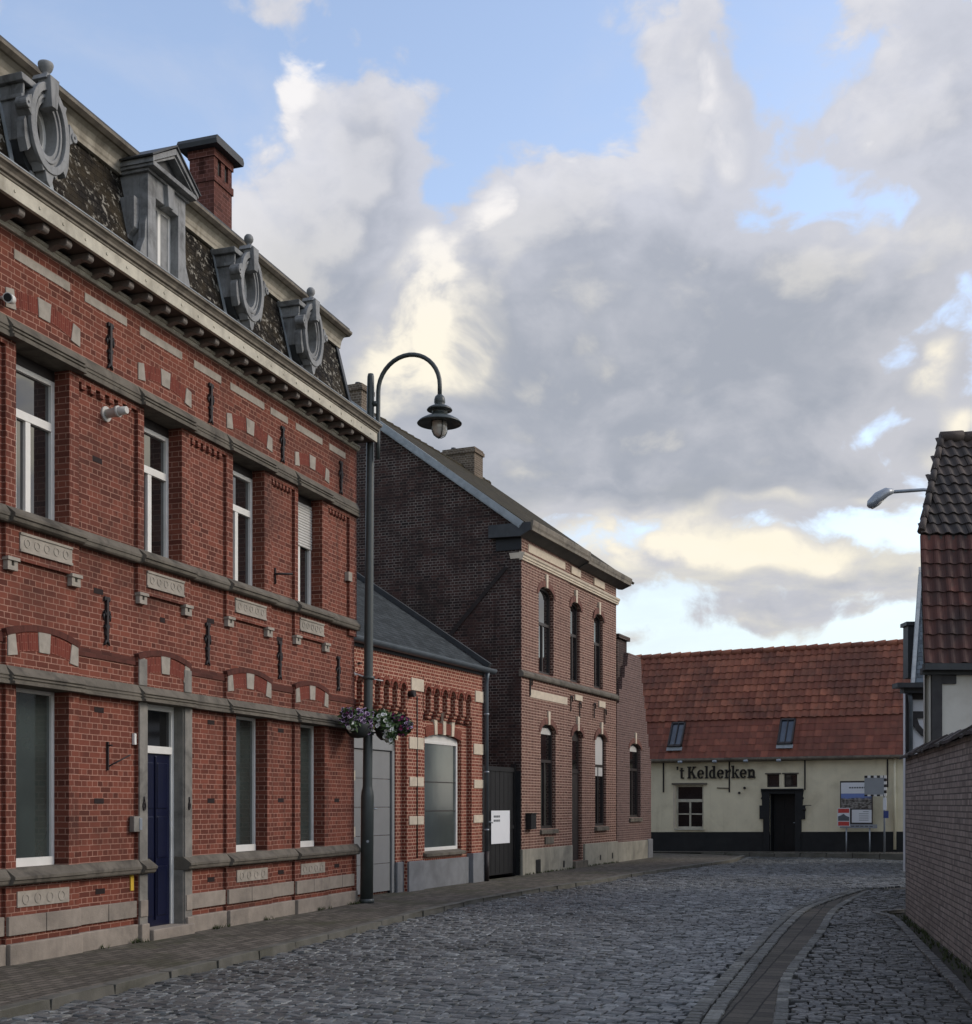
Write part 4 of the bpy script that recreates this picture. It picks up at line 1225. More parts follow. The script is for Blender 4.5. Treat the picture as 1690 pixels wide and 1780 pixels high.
def build_gabled_house():
    U1 = 7.06; W = -4.5; ZR = 11.10; ZE = 7.86
    slope = (ZR - ZE) / 4.5
    up = [(1.06, 2.06, 4.66, 6.52, .20), (3.30, 4.02, 4.66, 6.52, .16), (5.14, 5.88, 4.66, 6.48, .16)]
    lo = [(1.20, 2.20, 1.02, 3.30, .20), (3.43, 4.18, 0.18, 3.32, .15), (5.24, 6.16, 1.02, 3.30, .18)]
    rects = [(0, 3.18, 0, 7.9, 0.0), (3.18, U1, 0, 7.9, -0.02)]
    for a, b, z0, zs, r in up + lo:
        rects.append((a, b, z0, zs + r, -0.16))
    mb = MB(); relief(mb, 0, U1, 0, 7.9, rects, base=-0.02)
    arched_openings(mb, up + lo, -0.16, -0.0005)
    mb.quad((0, 0, 0), (0, 0.0, 7.9), (0, -.02, 7.9), (0, -.02, 0))
    mb.build('wall', M['brick_d'], HD)
    # gable wall with its bricks of another colour, stretches of which were rendered over and worn off
    mb = MB()
    mb.prism([(0, 0), (1, 0), (1, 1), (0, 1)], 0, 0) if False else None
    mb.run([(-0.015, 0), (-0.015, 7.9), (-.05, 7.9), (W, ZR + .0), (2 * W, ZE), (2 * W, 0)], -0.0, 0.25)
    mb.build('gable_wall', M['brick_gable'], HD)
    mb = MB(); mb.quad((U1 - .02, -.02, 0), (U1 - .02, 2 * W, 0), (U1 - .02, 2 * W, ZE), (U1 - .02, -.02, ZE)); mb.add([(U1 - .02, 0, ZE), (U1 - .02, W, ZR), (U1 - .02, 2 * W, ZE)], [(0, 1, 2)])
    mb.quad((0, 2 * W, 0), (U1, 2 * W, 0), (U1, 2 * W, ZE), (0, 2 * W, ZE))
    mb.build('back_wall', M['brick_gable'], HD)
    # scar of an older roof on the gable
    mb = MB(); mb.slab((-.012, -0.32, 6.95), (-.012, -0.42, 6.98), (-.012, -2.95, 4.35), (-.012, -2.85, 4.3), .01)
    mb.build('roof_scar', M['scar'], HD)
    mb = MB(); mb.box(-.02, 0.0, -1.9, -0.02, 0, 2.35); mb.build('tarred_base', M['tar'], HD)
    # roof
    mb = MB()
    mb.slab((-.12, 0.20, ZE - .08), (7.95, 0.20, ZE - .08), (7.95, W, ZR + .12), (-.12, W, ZR + .12), .07)
    mb.slab((-.12, 2 * W - .2, ZE - .1), (-.12, W, ZR + .12), (7.95, W, ZR + .12), (7.95, 2 * W - .2, ZE - .1), .07)
    roof = mb.build('tiled_roof', M['slate_d'], HD)
    mb = MB()
    for k in range(22):
        mb.tube([(-.12 + k * .39, W, ZR + .10), (-.12 + (k + 1) * .39 + .02, W, ZR + .11)], [.11, .125], 10)
    mb.build('ridge_tile', M['slate_d'], roof)
    mb = MB()
    mb.slab((-.17, 0.0, ZE - .08), (-.05, 0.0, ZE - .08), (-.05, W, ZR + .02), (-.17, W, ZR + .02), .17)
    mb.build('bargeboard', M['lead'], roof)
    mb = MB(); mb.slab((-.185, 0.0, ZE - .05), (-.12, 0.0, ZE - .05), (-.12, W, ZR + .05), (-.185, W, ZR + .05), .05); mb.build('verge_strip', M['lead'], roof)
    # ridge chimneys
    for name, (u0, u1, v0, v1, zt), mat in (('chimney', (0.0, 0.55, -4.55, -4.1, 11.62), 'brick_old'), ('chimney', (6.6, 7.2, -5.1, -4.1, 11.82), 'brick_old')):
        mb = MB(); mb.box(u0, u1, v0, v1, ZR - .6, zt - .16); mb.box(u0 - .04, u1 + .04, v0 - .04, v1 + .04, zt - .16, zt - .06); mb.box(u0 - .01, u1 + .01, v0 - .01, v1 + .01, zt - .06, zt)
        c = mb.build(name, M[mat], roof)
        mb = MB(); mb.tube([((u0 + u1) / 2, v0 + .2, zt), ((u0 + u1) / 2, v0 + .2, zt + .12)], [.09, .07], 10); mb.build('chimney_pot', M['zinc_dark'], c)
        mb = MB(); mb.box(u0 - .05, u1 + .05, v1, v1 + .05, ZR - .35, ZR - .15); mb.build('flashing', M['lead'], c)
    # box gutter in two lengths
    mb = MB(); mb.run([(-0.75, 7.62), (0.02, 7.60), (0.27, 7.72), (0.27, 7.90), (-0.75, 7.90)], -.16, 3.86); g = mb.build('box_gutter', M['zinc_dark'], HD)
    mb = MB(); mb.run([(0.27, 7.72), (0.30, 7.72), (0.305, 7.78), (0.325, 7.83), (0.335, 7.91), (0.335, 7.945), (0.27, 7.945)], -.13, 3.86); mb.build('gutter_board', M['gutter_wood'], g)
    mb = MB(); mb.run([(-0.1, 7.60), (0.02, 7.58), (0.25, 7.67), (0.25, 7.84), (-0.1, 7.84)], 3.86, 7.5); g = mb.build('box_gutter', M['zinc_dark'], HD)
    mb = MB(); mb.run([(0.25, 7.67), (0.28, 7.67), (0.285, 7.73), (0.30, 7.77), (0.31, 7.83), (0.31, 7.865), (0.25, 7.865)], 3.86, 7.5); mb.build('gutter_board', M['gutter_wood'], g)
    # dark boarded soffit block at the corner
    mb = MB(); mb.box(-.03, 0.0, -.62, .0, 7.33, 7.62); mb.build('corner_board', M['tar'], HD)
    # cream cornice, panels, sill course
    mb = MB(); mb.run([(-.05, 7.10), (.03, 7.10), (.03, 7.14), (.05, 7.15), (.05, 7.19), (.075, 7.215), (.085, 7.265), (-.05, 7.285)], -.03, U1 + .06)
    mb.build('cream_cornice', M['cream_stone'], HD, bevel=.004)
    mb = MB(); mb.run([(-.26, 7.13), (-.02, 7.13), (-.02, 7.265), (-.29, 7.265)], -.035, 0.0); mb.build('cornice_return', M['cream_stone'], HD)
    for a, b in ((.40, 2.85), (3.32, 4.02), (5.1, 5.96)):
        mb = MB(); mb.box(a, b, -.03, .012, 7.35, 7.53); mb.build('cream_panel', M['cream_stone'], HD)
    for a, b, z0, z1 in ((.50, 3.0, 4.05, 4.23), (3.6, 4.15, 4.22, 4.36), (5.5, 6.02, 4.18, 4.34)):
        mb = MB(); mb.box(a, b, -.03, .012, z0, z1); mb.build('cream_panel', M['cream_stone'], HD)
    mb = MB(); mb.run([(-.05, 4.47), (.05, 4.47), (.07, 4.50), (.07, 4.56), (.0, 4.63), (-.05, 4.63)], -.05, U1 + .03); mb.build('sill_course', M['string'], HD, bevel=.005)
    for i, (a, b, z0, zs, r) in enumerate(up):
        house_window(HD, a, b, z0, zs, r, -.09, 5.85, M['pane_up'] if i == 0 else M['pane_dark'])
        if i:
            cb = MB(); cb.box(a + .02, a + .16, -.118, -.088, 5.72, zs + .02); cb.build('pale_edge_strip', M['shutter'], HD)  # plain pale strip on the left edge of the upper pane
        keystone_arch(HD, a, b, zs, r)
    for i, (a, b, z0, zs, r) in enumerate(lo):
        if i == 1:
            continue
        house_window(HD, a, b, z0, zs, r, -.09, 2.62, M['pane_dark'], blind={0: 3.26, 2: 2.35}[i])
        keystone_arch(HD, a, b, zs, r)
        mb = MB(); mb.run([(-.1, z0 - .10), (.06, z0 - .12), (.06, z0 - .03), (-.1, z0 + .01)], a - .06, b + .06); mb.build('window_sill', M['string'], HD, bevel=.005)
    a, b, z0, zs, r = lo[1]
    keystone_arch(HD, a, b, zs, r, key=.34)
    mb = MB(); mb.box(a, b, -.15, -.11, z0, zs + r)
    for z_0, z_1 in ((.35, 1.1), (1.25, 2.25)):
        mb.box(a + .12, b - .12, -.112, -.10, z_0, z_1)
    d = mb.build('door', M['dark_frame'], HD, bevel=.005)
    mb = MB(); mb.box(a + .08, b - .08, -.112, -.105, 2.5, 3.2); mb.build('transom_pane', M['pane_dark'], d)
    mb = MB(); mb.box(a, b, -.112, -.085, 2.38, 2.44); mb.build('transom_bar', M['dark_frame'], d)
    mb = MB(); mb.box(a - .1, b + .1, -.15, .12, -.05, .17); mb.build('door_step', M['string'], HD, bevel=.01)
    # rendered plinth with cellar holes
    for x0, x1 in ((-.02, 3.33), (4.28, U1)):
        mb = MB(); mb.box(x0, x1, -.06, .035, -.05, .58); mb.build('plinth', M['render_plinth'], HD, bevel=.01)
    for x0, x1, z0, z1 in ((.78, 1.10, .0, .32), (2.62, 2.74, .06, .22), (5.47, 5.57, .12, .26), (6.5, 6.6, .12, .28)):
        mb = MB(); mb.box(x0, x1, .0, .038, z0, z1); mb.build('cellar_hole', M['black'], HD)
    mb = MB(); mb.box(1.45, 2.0, -.01, .03, .66, .83); mb.build('sill_bracket', M['string'], HD)
    for u, z in ((.49, 4.28), (3.24, 4.1), (5.05, 4.05), (3.9, 3.98), (5.95, 3.95)):
        mb = MB(); mb.box(u - .014, u + .014, .004, .03, z - .2, z + .2); mb.tube([(u, .02, z + .16), (u + .1, .02, z + .2), (u + .12, .02, z + .05)], .016, 6); mb.build('wall_anchor', M['iron'], HD)
    mb = MB(); mb.box(.24, .56, 0.0, .14, 1.03, 1.38); mb.prism([(.22, 1.38), (.58, 1.38), (.58, 1.40), (.22, 1.40)], 0, .17); mb.build('letter_box', M['black'], HD, bevel=.008)


build_gabled_house()

# low house beyond it with a steep stepped gable
HE = frame('stepped_gable_house', 0.8019 + 7.07 * TC[0], 28.4559 + 7.07 * TC[1], *TC,
           'narrow mauve brick house with a steep stepped gable and one tall dark window', 'house')


def build_stepped():
    # u runs from 0 (against the tall house) to 3.38
    L = 3.38
    right = [(L, 0.0), (L, 2.95)]
    n = 8
    for k in range(n):
        a = L - 1.14 * (k + 1) / n
        z = 2.95 + 2.95 * (k + 1) / n
        right += [(a, right[-1][1]), (a, z)]
    left = [(1.05, 5.9), (0.95, 5.5), (0.75, 5.5), (0.70, 5.15), (.5, 5.15), (.45, 4.8), (0.2, 4.8), (0.2, 4.4), (0, 4.4), (0, 0)]
    a, b, z0, zs, r = 1.20, 2.28, 1.22, 3.20, .16
    mb = MB()
    # front in strips round the window
    def strip(x0, x1, za, zb_pts):
        mb.prism(zb_pts, -.3, 0.0)
    mb.prism([(0, 0), (a, 0), (a, 3.36), (a, 5.9), (1.05, 5.9), (0.95, 5.5), (0.75, 5.5), (0.70, 5.15), (.5, 5.15), (.45, 4.8), (0.2, 4.8), (0.2, 4.4), (0, 4.4)], -.3, 0)
    mb.prism([(b, 0), (L, 0)] + right[1:] + [(b, right[-1][1])] if right[-1][0] > b else [(b, 0), (L, 0)] + [p for p in right[1:] if p[0] >= b] + [(b, 5.9)], -.3, 0)
    mb.prism([(a, 0), (b, 0), (b, z0), (a, z0)], -.3, 0)
    mb.prism([(a, zs + r), (b, zs + r), (b, 5.9), (a, 5.9)], -.3, 0)
    mb.box(a, b, -.3, -.16, z0, zs + r)
    arched_openings(mb, [(a, b, z0, zs, r)], -.16, -.0005)
    mb.quad((L, -.3, 0), (L, -5, 0), (L, -5, 2.9), (L, -.3, 2.9))
    mb.build('wall', M['brick_e'], HE)
    house_window(HE, a, b, z0, zs, r, -.09, 2.6, M['pane_dark'], blind=3.12)
    keystone_arch(HE, a, b, zs, r)
    m = MB(); m.run([(-.1, z0 - .10), (.05, z0 - .12), (.05, z0 - .03), (-.1, z0 + .01)], a - .06, b + .06); m.build('window_sill', M['string'], HE)
    m = MB(); m.box(-.0, L - .45, -.05, .035, -.05, .54); m.build('plinth', M['render_plinth'], HE, bevel=.01)
    m = MB(); m.box(L - .45, L + .03, -.05, .05, -.05, .56); m.build('plinth', M['blue_plinth'], HE, bevel=.01)
    m = MB()
    m.slab((1.6, -.05, 5.85), (3.3, -.05, 2.85), (3.3, -5, 2.85), (1.6, -5, 5.85), .05); m.slab((-.0, -.05, 4.3), (1.6, -.05, 5.85), (1.6, -5, 5.85), (-.0, -5, 4.3), .05)
    rf = m.build('roof', M['slate_d'], HE)
    m = MB(); m.box(.42, 1.30, -.75, -.12, 4.6, 6.25); m.box(.34, 1.38, -.83, -.04, 6.25, 6.36); m.build('chimney', M['brick_gable'], rf)


build_stepped()

# black gate in the passage between the two houses
t = frame('passage_gate', -0.0716 + 0.12 * TC[0], 26.2687 + 0.12 * TC[1], *TC, 'tall black metal gate closing the passage beside the sooty gable', 'gate')
GW = 2.22
mb = MB(); mb.box(0, .08, -.30, -.20, 0, 2.5); mb.build('gate_post', M['black'], t)
mb = MB(); mb.box(GW - .08, GW, -.30, -.20, 0, 2.5); mb.build('gate_post', M['black'], t)
mb = MB()
mb.box(.08, GW - .08, -.27, -.235, .06, 2.42)
for k in range(9):
    x = .14 + k * (GW - .28) / 8
    mb.box(x - .008, x + .008, -.236, -.230, .08, 2.40)
mb.box(.08, GW - .08, -.236, -.215, 1.05, 1.13); mb.box(.08, GW - .08, -.236, -.215, 2.32, 2.42)
leaf = mb.build('gate_leaf', M['black'], t)
mb = MB(); mb.tube([(.62, -.21, 1.22), (.62, -.15, 1.22), (.76, -.15, 1.20)], .016, 8); mb.tube([(.60, -.21, .95), (.60, -.19, .95)], .03, 10); mb.build('gate_handle', M['steel'], leaf)
p = frame('notice_sheet', 0, 0, 1, 0, 'white notice sheet with two grey lines, hung on the black passage gate', 'notice')
p.location = t.location; p.rotation_euler = t.rotation_euler
mb = MB(); mb.box(.82, 1.86, -.213, -.205, .74, 1.46); mb.build('sheet', M['paper'], p)
mb = MB()
for z, x1 in ((1.33, 1.28), (1.24, 1.32)):
    for k in range(4):
        x = .95 + k * .09
        mb.box(x, x + .07, -.2055, -.202, z - .02, z + .025)
mb.build('grey_lines', M['ink'], p)


# ------------------------------------------------------------------ cream tavern at the end of the street
TF = (0.87866, -0.47745)
HF = frame('tavern', 5.6199, 42.93, *TF, 'long low cream tavern with red tiled roof and black base closing the street', 'tavern')


def build_tavern():
    U0, U1 = -1.8, 9.2
    zb = lambda u: 0.018 * u                      # the paving rises to the right
    mb = MB()
    relief(mb, U0, U1, 0.6, 3.12, [(.86, 1.83, .78, 2.24, -.16), (3.97, 4.38, 2.15, 2.57, -.14), (4.53, 4.96, 2.15, 2.57, -.14), (4.06, 4.90, 0.0, 1.94, -.5)], base=0.0)
    mb.quad((U1, 0, 0), (U1, -6, 0), (U1, -6, 3.1), (U1, 0, 3.1)); mb.quad((U0, 0, 0), (U0, -6, 0), (U0, -6, 3.1), (U0, 0, 3.1))
    mb.build('wall', M['cream_wall'], HF)
    mb = MB()
    for a, b in ((U0, 4.06), (4.90, U1)):
        mb.add([(a, .03, -.1), (b, .03, -.1), (b, .03, .655 + .012 * b), (a, .03, .655 + .012 * a), (a, -.05, -.1), (b, -.05, -.1), (b, -.05, .655 + .012 * b), (a, -.05, .655 + .012 * a)],
               [(0, 1, 2, 3), (3, 2, 6, 7), (0, 3, 7, 4), (1, 5, 6, 2)])
        mb.build('tarred_base', M['tar'], HF); mb = MB()
    # window with a ledge over it
    w = window(HF, .86, 1.83, .78, 2.24, -.06, .06, M['cream_wood'], M['pane_dark'], bars=[('h', 1.72, .05), ('v', 1.345, .03, .82, 1.70), ('h', 1.27, .022)], depth=.06)
    mb = MB(); mb.box(.74, 1.96, -.02, .07, 2.25, 2.31); mb.build('window_ledge', M['string'], HF)
    mb = MB(); mb.box(.82, 1.87, -.02, .06, .735, .785); mb.build('window_sill', M['cream_wood'], HF)
    mb = MB(); mb.box(.78, .86, -.02, .015, .79, 2.25); mb.build('window_reveal', M['cream_stone'], HF)
    for a, b in ((3.97, 4.38), (4.53, 4.96)):
        window(HF, a, b, 2.15, 2.57, -.06, .04, M['dark_frame'], M['pane_dark'], depth=.05)
        mb = MB(); mb.box(a - .05, b + .05, -.02, .04, 2.57, 2.61); mb.build('window_ledge', M['string'], HF)
    # stepped black door surround
    mb = MB()
    for s in (-1, 1):
        uc = 4.48
        mb.prism([(uc + s * .42, .0), (uc + s * .60, .0), (uc + s * .60, .62), (uc + s * .62, .68), (uc + s * .62, 1.12), (uc + s * .74, 1.12), (uc + s * .74, 1.56), (uc + s * .66, 1.56),
                  (uc + s * .66, 1.74), (uc + s * .70, 1.78), (uc + s * .66, 1.86), (uc + s * .70, 2.05), (uc + s * .42, 2.05)], -.1, .06)
    mb.box(4.06, 4.90, -.1, .06, 1.93, 2.05); mb.box(3.8, 5.16, -.1, .12, 2.05, 2.10)
    mb.build('door_surround', M['tar'], HF, bevel=.008)
    mb = MB(); mb.box(4.06, 4.9, -.45, -.40, .05, 1.94)
    for a, b in ((4.12, 4.44), (4.52, 4.84)):
        mb.box(a, b, -.401, -.385, .2, .95); mb.box(a, b, -.401, -.385, 1.05, 1.85)
    d = mb.build('door', M['black'], HF)
    for a, b in ((4.06, 4.085), (4.875, 4.90)):
        mb = MB(); mb.box(a, b, -.49, -.1, -.05, 1.93); mb.build('door_jamb', M['tar'], d)
    mb = MB(); mb.tube([(4.82, -.40, 1.0), (4.82, -.34, 1.0), (4.74, -.34, 1.0)], .015, 6); mb.build('door_handle', M['steel'], d)
    mb = MB(); mb.tube([(5.16, .02, 1.56), (5.45, .18, 1.56)], .012, 6); mb.tube([(5.2, .02, 1.45), (5.2, .07, 1.40)], .05, 8); mb.build('lantern_bracket', M['iron'], HF)
    # iron ties, floodlights, wall fittings
    for u, z in ((.43, 2.0), (2.72, 1.99), (5.21, 2.06), (7.77, 2.13)):
        mb = MB(); mb.box(u - .022, u + .022, 0, .03, z, 3.06); mb.build('wall_tie', M['iron'], HF)
    for u in (1.13, 2.32, 3.37, 4.45):
        mb = MB(); mb.tube([(u, .0, 3.05), (u, .28, 3.06), (u, .32, 3.02)], .012, 6); mb.tube([(u - .07, .33, 3.0), (u + .07, .33, 3.0)], .045, 10); mb.build('floodlight', M['steel'], HF)
    for u, z in ((3.24, 2.13), (3.06, 1.97), (3.47, 2.5)):
        mb = MB(); mb.tube([(u, 0, z), (u, .06, z)], .04, 10); mb.build('wall_lamp', M['iron'], HF)
    mb = MB(); mb.tube([(2.3, .02, 2.14), (2.72, .03, 2.12)], .014, 6); mb.build('wall_bracket', M['iron'], HF)
    mb = MB(); mb.tube([(8.0, .06, 3.05), (8.0, .06, .2)], .045, 10); mb.build('downpipe', M['cream_wall'], HF)
    # roof
    e0, e1, e2 = (0.22, 3.13), (-.50, 4.42), (-1.75, 6.78)       # (v, z) of eave, break, ridge
    mb = MB()
    P = [(e0[0], e0[1]), (e1[0], e1[1]), (e2[0], e2[1]), (-4.0, 3.1), (-4.0, 3.0), (e2[0], e2[1] - .1), (e1[0], e1[1] - .1), (e0[0], e0[1] - .08)]
    mb.run([(a, b - .03) for a, b in P], U0, U1)
    roof = mb.build('roof', M['tile_f2'], HF)
    t1 = MB(flip=False)
    tiles(t1, (U0, -e0[0], e0[1]), (1, 0, 0), (0, e0[0] - e1[0], e1[1] - e0[1]), U1 - U0, math.hypot(e0[0] - e1[0], e1[1] - e0[1]), .235, .26, .012, .016, kind='s', jit=.005)
    t1.build('lower_tiles', M['tile_f2'], roof)
    t2 = MB(flip=False)
    tiles(t2, (U0, -e1[0] - .02, e1[1] + .01), (1, 0, 0), (0, e1[0] - e2[0], e2[1] - e1[1]), U1 - U0, math.hypot(e1[0] - e2[0], e2[1] - e1[1]), .235, .255, .026, .035, jit=.008)
    t2.build('upper_tiles', M['tile_f'], roof)
    mb = MB()
    for k in range(30):
        u = U0 + k * (U1 - U0) / 30
        mb.tube([(u, e2[0], e2[1] + .01 + random.uniform(-.012, .012)), (u + .38, e2[0], e2[1] + .03 + random.uniform(-.012, .012))], [.10, .115], 8)
    mb.build('ridge_tile', M['tile_f'], roof)
    mb = MB(); mb.run([(.16, 3.02), (.26, 3.02), (.29, 3.06), (.29, 3.12), (.27, 3.12), (.26, 3.06), (.16, 3.06)], U0, U1); mb.run([(0, 2.99), (.16, 3.02), (.16, 3.06), (0, 3.06)], U0, U1)
    mb.build('gutter', M['gutter_wood'], roof)
    # skylights
    for a, b in ((.60, 1.10), (4.33, 4.83)):
        f0, f1 = .27, .92
        L = Vector((0, e1[0] - e0[0], e1[1] - e0[1])); n = Vector((0, L.z, -L.y)).normalized()
        def at(u, f, h):
            q = Vector((u, e0[0], e0[1])) + L * f + n * h
            return (q.x, q.y, q.z)
        mb = MB()
        for (x0, x1, g0, g1) in ((a, a + .05, f0, f1), (b - .05, b, f0, f1), (a, b, f0, f0 + .05), (a, b, f1 - .04, f1), ((a + b) / 2 - .012, (a + b) / 2 + .012, f0, f1)):
            mb.slab(at(x0, g0, .07), at(x1, g0, .07), at(x1, g1, .07), at(x0, g1, .07), .07)
        s = mb.build('skylight', M['dark_frame'], roof)
        mb = MB(); mb.slab(at(a + .02, f0 + .02, .055), at(b - .02, f0 + .02, .055), at(b - .02, f1 - .02, .055), at(a + .02, f1 - .02, .055), .03); mb.build('pane', M['pane_sky'], s)
        mb = MB(); mb.slab(at(a - .02, f0 - .09, .05), at(b + .02, f0 - .09, .05), at(b + .02, f0, .05), at(a - .02, f0, .05), .03); mb.build('flashing', M['lead'], s)


build_tavern()


def tavern_letters():
    """the tavern's name in black slab letters on the wall"""
    t = frame('tavern_lettering', 0, 0, 1, 0, "black slab letters 't Kelderken fixed to the cream tavern wall", 'sign')
    t.location = HF.location; t.rotation_euler = HF.rotation_euler
    X = .232; XH = .285; CAP = 1.40; ASC = 1.44; base = 2.455
    def put(name, x0, shapes):
        mb = MB()
        for i, sh in enumerate(shapes):
            dv = .0015 * i
            pts = [(x0 + a * X, base + b * XH) for a, b in sh]
            mb.prism(pts, .02, .065 + dv)
        mb.build(name, M['black_letter'], t)
    bar = lambda x0, x1, z0, z1: [(x0, z0), (x1, z0), (x1, z1), (x0, z1)]
    def ring(cx, cz, rx, rz, tx, tz, a0=0, a1=360, n=18):
        A = [math.radians(a0 + (a1 - a0) * k / n) for k in range(n + 1)]
        out = []
        for p, q in zip(A, A[1:]):
            out.append([(cx + rx * math.cos(p), cz + rz * math.sin(p)), (cx + rx * math.cos(q), cz + rz * math.sin(q)),
                        (cx + (rx - tx) * math.cos(q), cz + (rz - tz) * math.sin(q)), (cx + (rx - tx) * math.cos(p), cz + (rz - tz) * math.sin(p))])
        return out
    S = .13
    def stem(x, h, top=True, foot=True, w=.27):
        o = [bar(x, x + w, 0, h)]
        if foot: o.append(bar(x - .11, x + w + .11, 0, S))
        if top: o.append(bar(x - .13, x + w * .6, h - S, h))
        return o
    E_ = ring(.5, .5, .5, .52, .25, .13, 20, 360 - 38) + [bar(.2, .93, .46, .58), [(.72, .58), (.96, .58), (.97, .68), (.74, .72)]]
    put('apostrophe', .885, [[(.1, 1.42), (.34, 1.42), (.26, 1.0), (.14, 1.0)]])
    put('letter_t', 1.02, [bar(.14, .41, .0, 1.28), bar(0, .62, .86, 1.0), bar(.2, .62, 0, .14)])
    put('capital_k', 1.29, stem(.12, CAP, True, True, .32) + [bar(.3, .56, CAP - S, CAP), [(.42, .62), (.62, .78), (1.12, CAP - .08), (.9, CAP - .08)], [(.52, .8), (.72, .92), (1.26, .08), (.94, .08)], bar(.82, 1.4, 0, S), bar(.78, 1.28, CAP - S, CAP)])
    put('letter_e', 1.635, E_)
    put('letter_l', 1.895, stem(.12, ASC))
    put('letter_d', 2.04, ring(.47, .5, .46, .52, .25, .13, 40, 325) + [bar(.62, .88, 0, ASC), bar(.48, .7, ASC - S, ASC), bar(.8, 1.04, 0, S)])
    put('letter_e', 2.315, E_)
    put('letter_r', 2.575, stem(.12, 1.0) + [[(.36, .66), (.62, .98), (.86, 1.02), (.88, .74), (.7, .72), (.56, .8), (.39, .55)]])
    put('letter_k', 2.80, stem(.12, ASC) + [[(.36, .46), (.5, .56), (.94, .96), (.74, .96)], [(.44, .58), (.6, .7), (1.06, .08), (.8, .08)], bar(.72, 1.16, 0, S), bar(.66, 1.06, 1.0 - S, 1.0)])
    put('letter_e', 3.085, E_)
    put('letter_n', 3.345, stem(.12, 1.0) + [bar(.74, 1.01, 0, .7), bar(.62, 1.13, 0, S)] + ring(.66, .58, .35, .44, .25, .17, 0, 150, 10))


tavern_letters()


# notice board with posters, red poster, traffic mirror
def boards():
    def at(name, label, cat):
        t = frame(name, 0, 0, 1, 0, label, cat); t.location = HF.location; t.rotation_euler = HF.rotation_euler
        return t
    v = .5
    t = at('notice_board', 'tall poster board on two steel legs, landscape picture, before the tavern wall', 'notice board')
    z0, z1, a, b = .86, 2.32, 6.43, 7.42
    mb = MB(); mb.box(a, b, v - .03, v, z0, z1); mb.build('board', M['dark_frame'], t)
    mb = MB(); mb.box(a + .03, b - .03, v, v + .006, 1.93, 2.27); mb.build('poster_heading', M['paper'], t)
    mb = MB()
    for k in range(8):
        x = a + .28 + k * .075; mb.box(x, x + .055, v + .006, v + .009, 2.09, 2.135)
    mb.build('heading_text', M['ink'], t)
    mb = MB(); mb.box(a + .03, b - .03, v, v + .004, 1.46, 1.94); mb.build('landscape_picture', M['poster_scene'], t)
    mb = MB(); mb.box(a + .36, b - .03, v, v + .006, 1.03, 1.43); mb.build('text_sheet', M['paper'], t)
    mb = MB()
    for k in range(5):
        mb.box(a + .58 + (k == 0) * .12, b - .12, v + .006, v + .008, 1.36 - k * .065, 1.375 - k * .065)
    mb.build('sheet_text', M['ink'], t)
    mb = MB(); mb.box(a, b + .14, v + .0, v + .02, .86, .98); mb.build('name_strip', M['steel'], t)
    mb = MB()
    for k in range(7):
        x = a + .06 + k * .14; mb.box(x, x + .1, v + .02, v + .023, .90, .935)
    mb.build('strip_text', M['ink'], t)
    for x in (6.62, 7.33):
        mb = MB(); mb.tube([(x, v - .015, .0), (x, v - .015, z0 + .05)], .022, 8); mb.build('leg', M['steel'], t)
    t = at('red_poster', 'small red and white poster leaning on the corner of the notice board', 'poster')
    mb = MB(); mb.box(6.36, 6.74, v + .03, v + .045, .91, 1.48); mb.build('poster_sheet', M['paper'], t)
    for a0, a1 in ((1.33, 1.46), (.93, 1.06)):
        mb = MB(); mb.box(6.38, 6.72, v + .045, v + .048, a0, a1); mb.build('red_panel', M['red_paint'], t)
    mb = MB(); mb.prism([(6.38, 1.08), (6.72, 1.08), (6.72, 1.2), (6.62, 1.24), (6.55, 1.3), (6.48, 1.26), (6.38, 1.22)], v + .045, v + .047); mb.build('dark_motif', M['ink'], t)
    v = 1.0
    t = at('traffic_mirror', 'grey square traffic mirror with black and white striped rim on a steel pole', 'traffic mirror')
    a, b, z0, z1 = 7.28, 7.93, 1.84, 2.47
    n = 7
    for k in range(n):
        for (x0, x1, y0, y1) in ((a + (b - a) * k / n, a + (b - a) * (k + 1) / n, z1 - .07, z1), (a + (b - a) * k / n, a + (b - a) * (k + 1) / n, z0, z0 + .05)):
            mb = MB(); mb.box(x0, x1, v - .03, v + .02, y0, y1); mb.build('rim_stripe', M['white_frame' if k % 2 else 'dark_frame'], t)
        y0, y1 = z0 + (z1 - z0) * k / n, z0 + (z1 - z0) * (k + 1) / n
        mb = MB(); mb.box(b - .07, b + .002, v - .03, v + .022, y0, y1); mb.build('rim_stripe', M['white_frame' if (k + 1) % 2 else 'dark_frame'], t)
    mb = MB(); mb.box(a, b - .07, v - .03, v + .012, z0 + .05, z1 - .07); mb.build('mirror_face', M['mirror'], t)
    mb = MB(); mb.tube([(7.86, v - .06, .1), (7.86, v - .06, 2.3)], .03, 10); mb.build('pole', M['steel'], t)
    mb = MB(); mb.box(7.83, 7.93, v - .02, v + .0, 1.43, 1.80); mb.build('white_plate', M['paper'], t)
    mb = MB(); mb.box(7.84, 7.99, v - .02, v + .0, 1.18, 1.40); mb.build('blue_plate', M['blue_plate'], t)


m_, T_, b_ = new_mat('poster_scene')
co_ = T_.node('ShaderNodeTexCoord').outputs['Generated']
sx_, sy_, sz_ = T_.sep(co_)
hz_ = T_.math('ADD', sz_, T_.math('MULTIPLY', T_.noise(co_, 3.0, 3), .5))
c_ = T_.mix(T_.rng(hz_, .86, 1.0), T_.mix(T_.rng(T_.noise(co_, 9, 4), .35, .65), lin(56, 50, 44), lin(150, 146, 140)), lin(112, 134, 190))
T_.put(b_.inputs['Base Color'], c_); b_.inputs['Roughness'].default_value = .4
M['poster_scene'] = m_
M['mirror'] = plain('mirror_back', lin(146, 150, 152), .6, .06, 3)
boards()


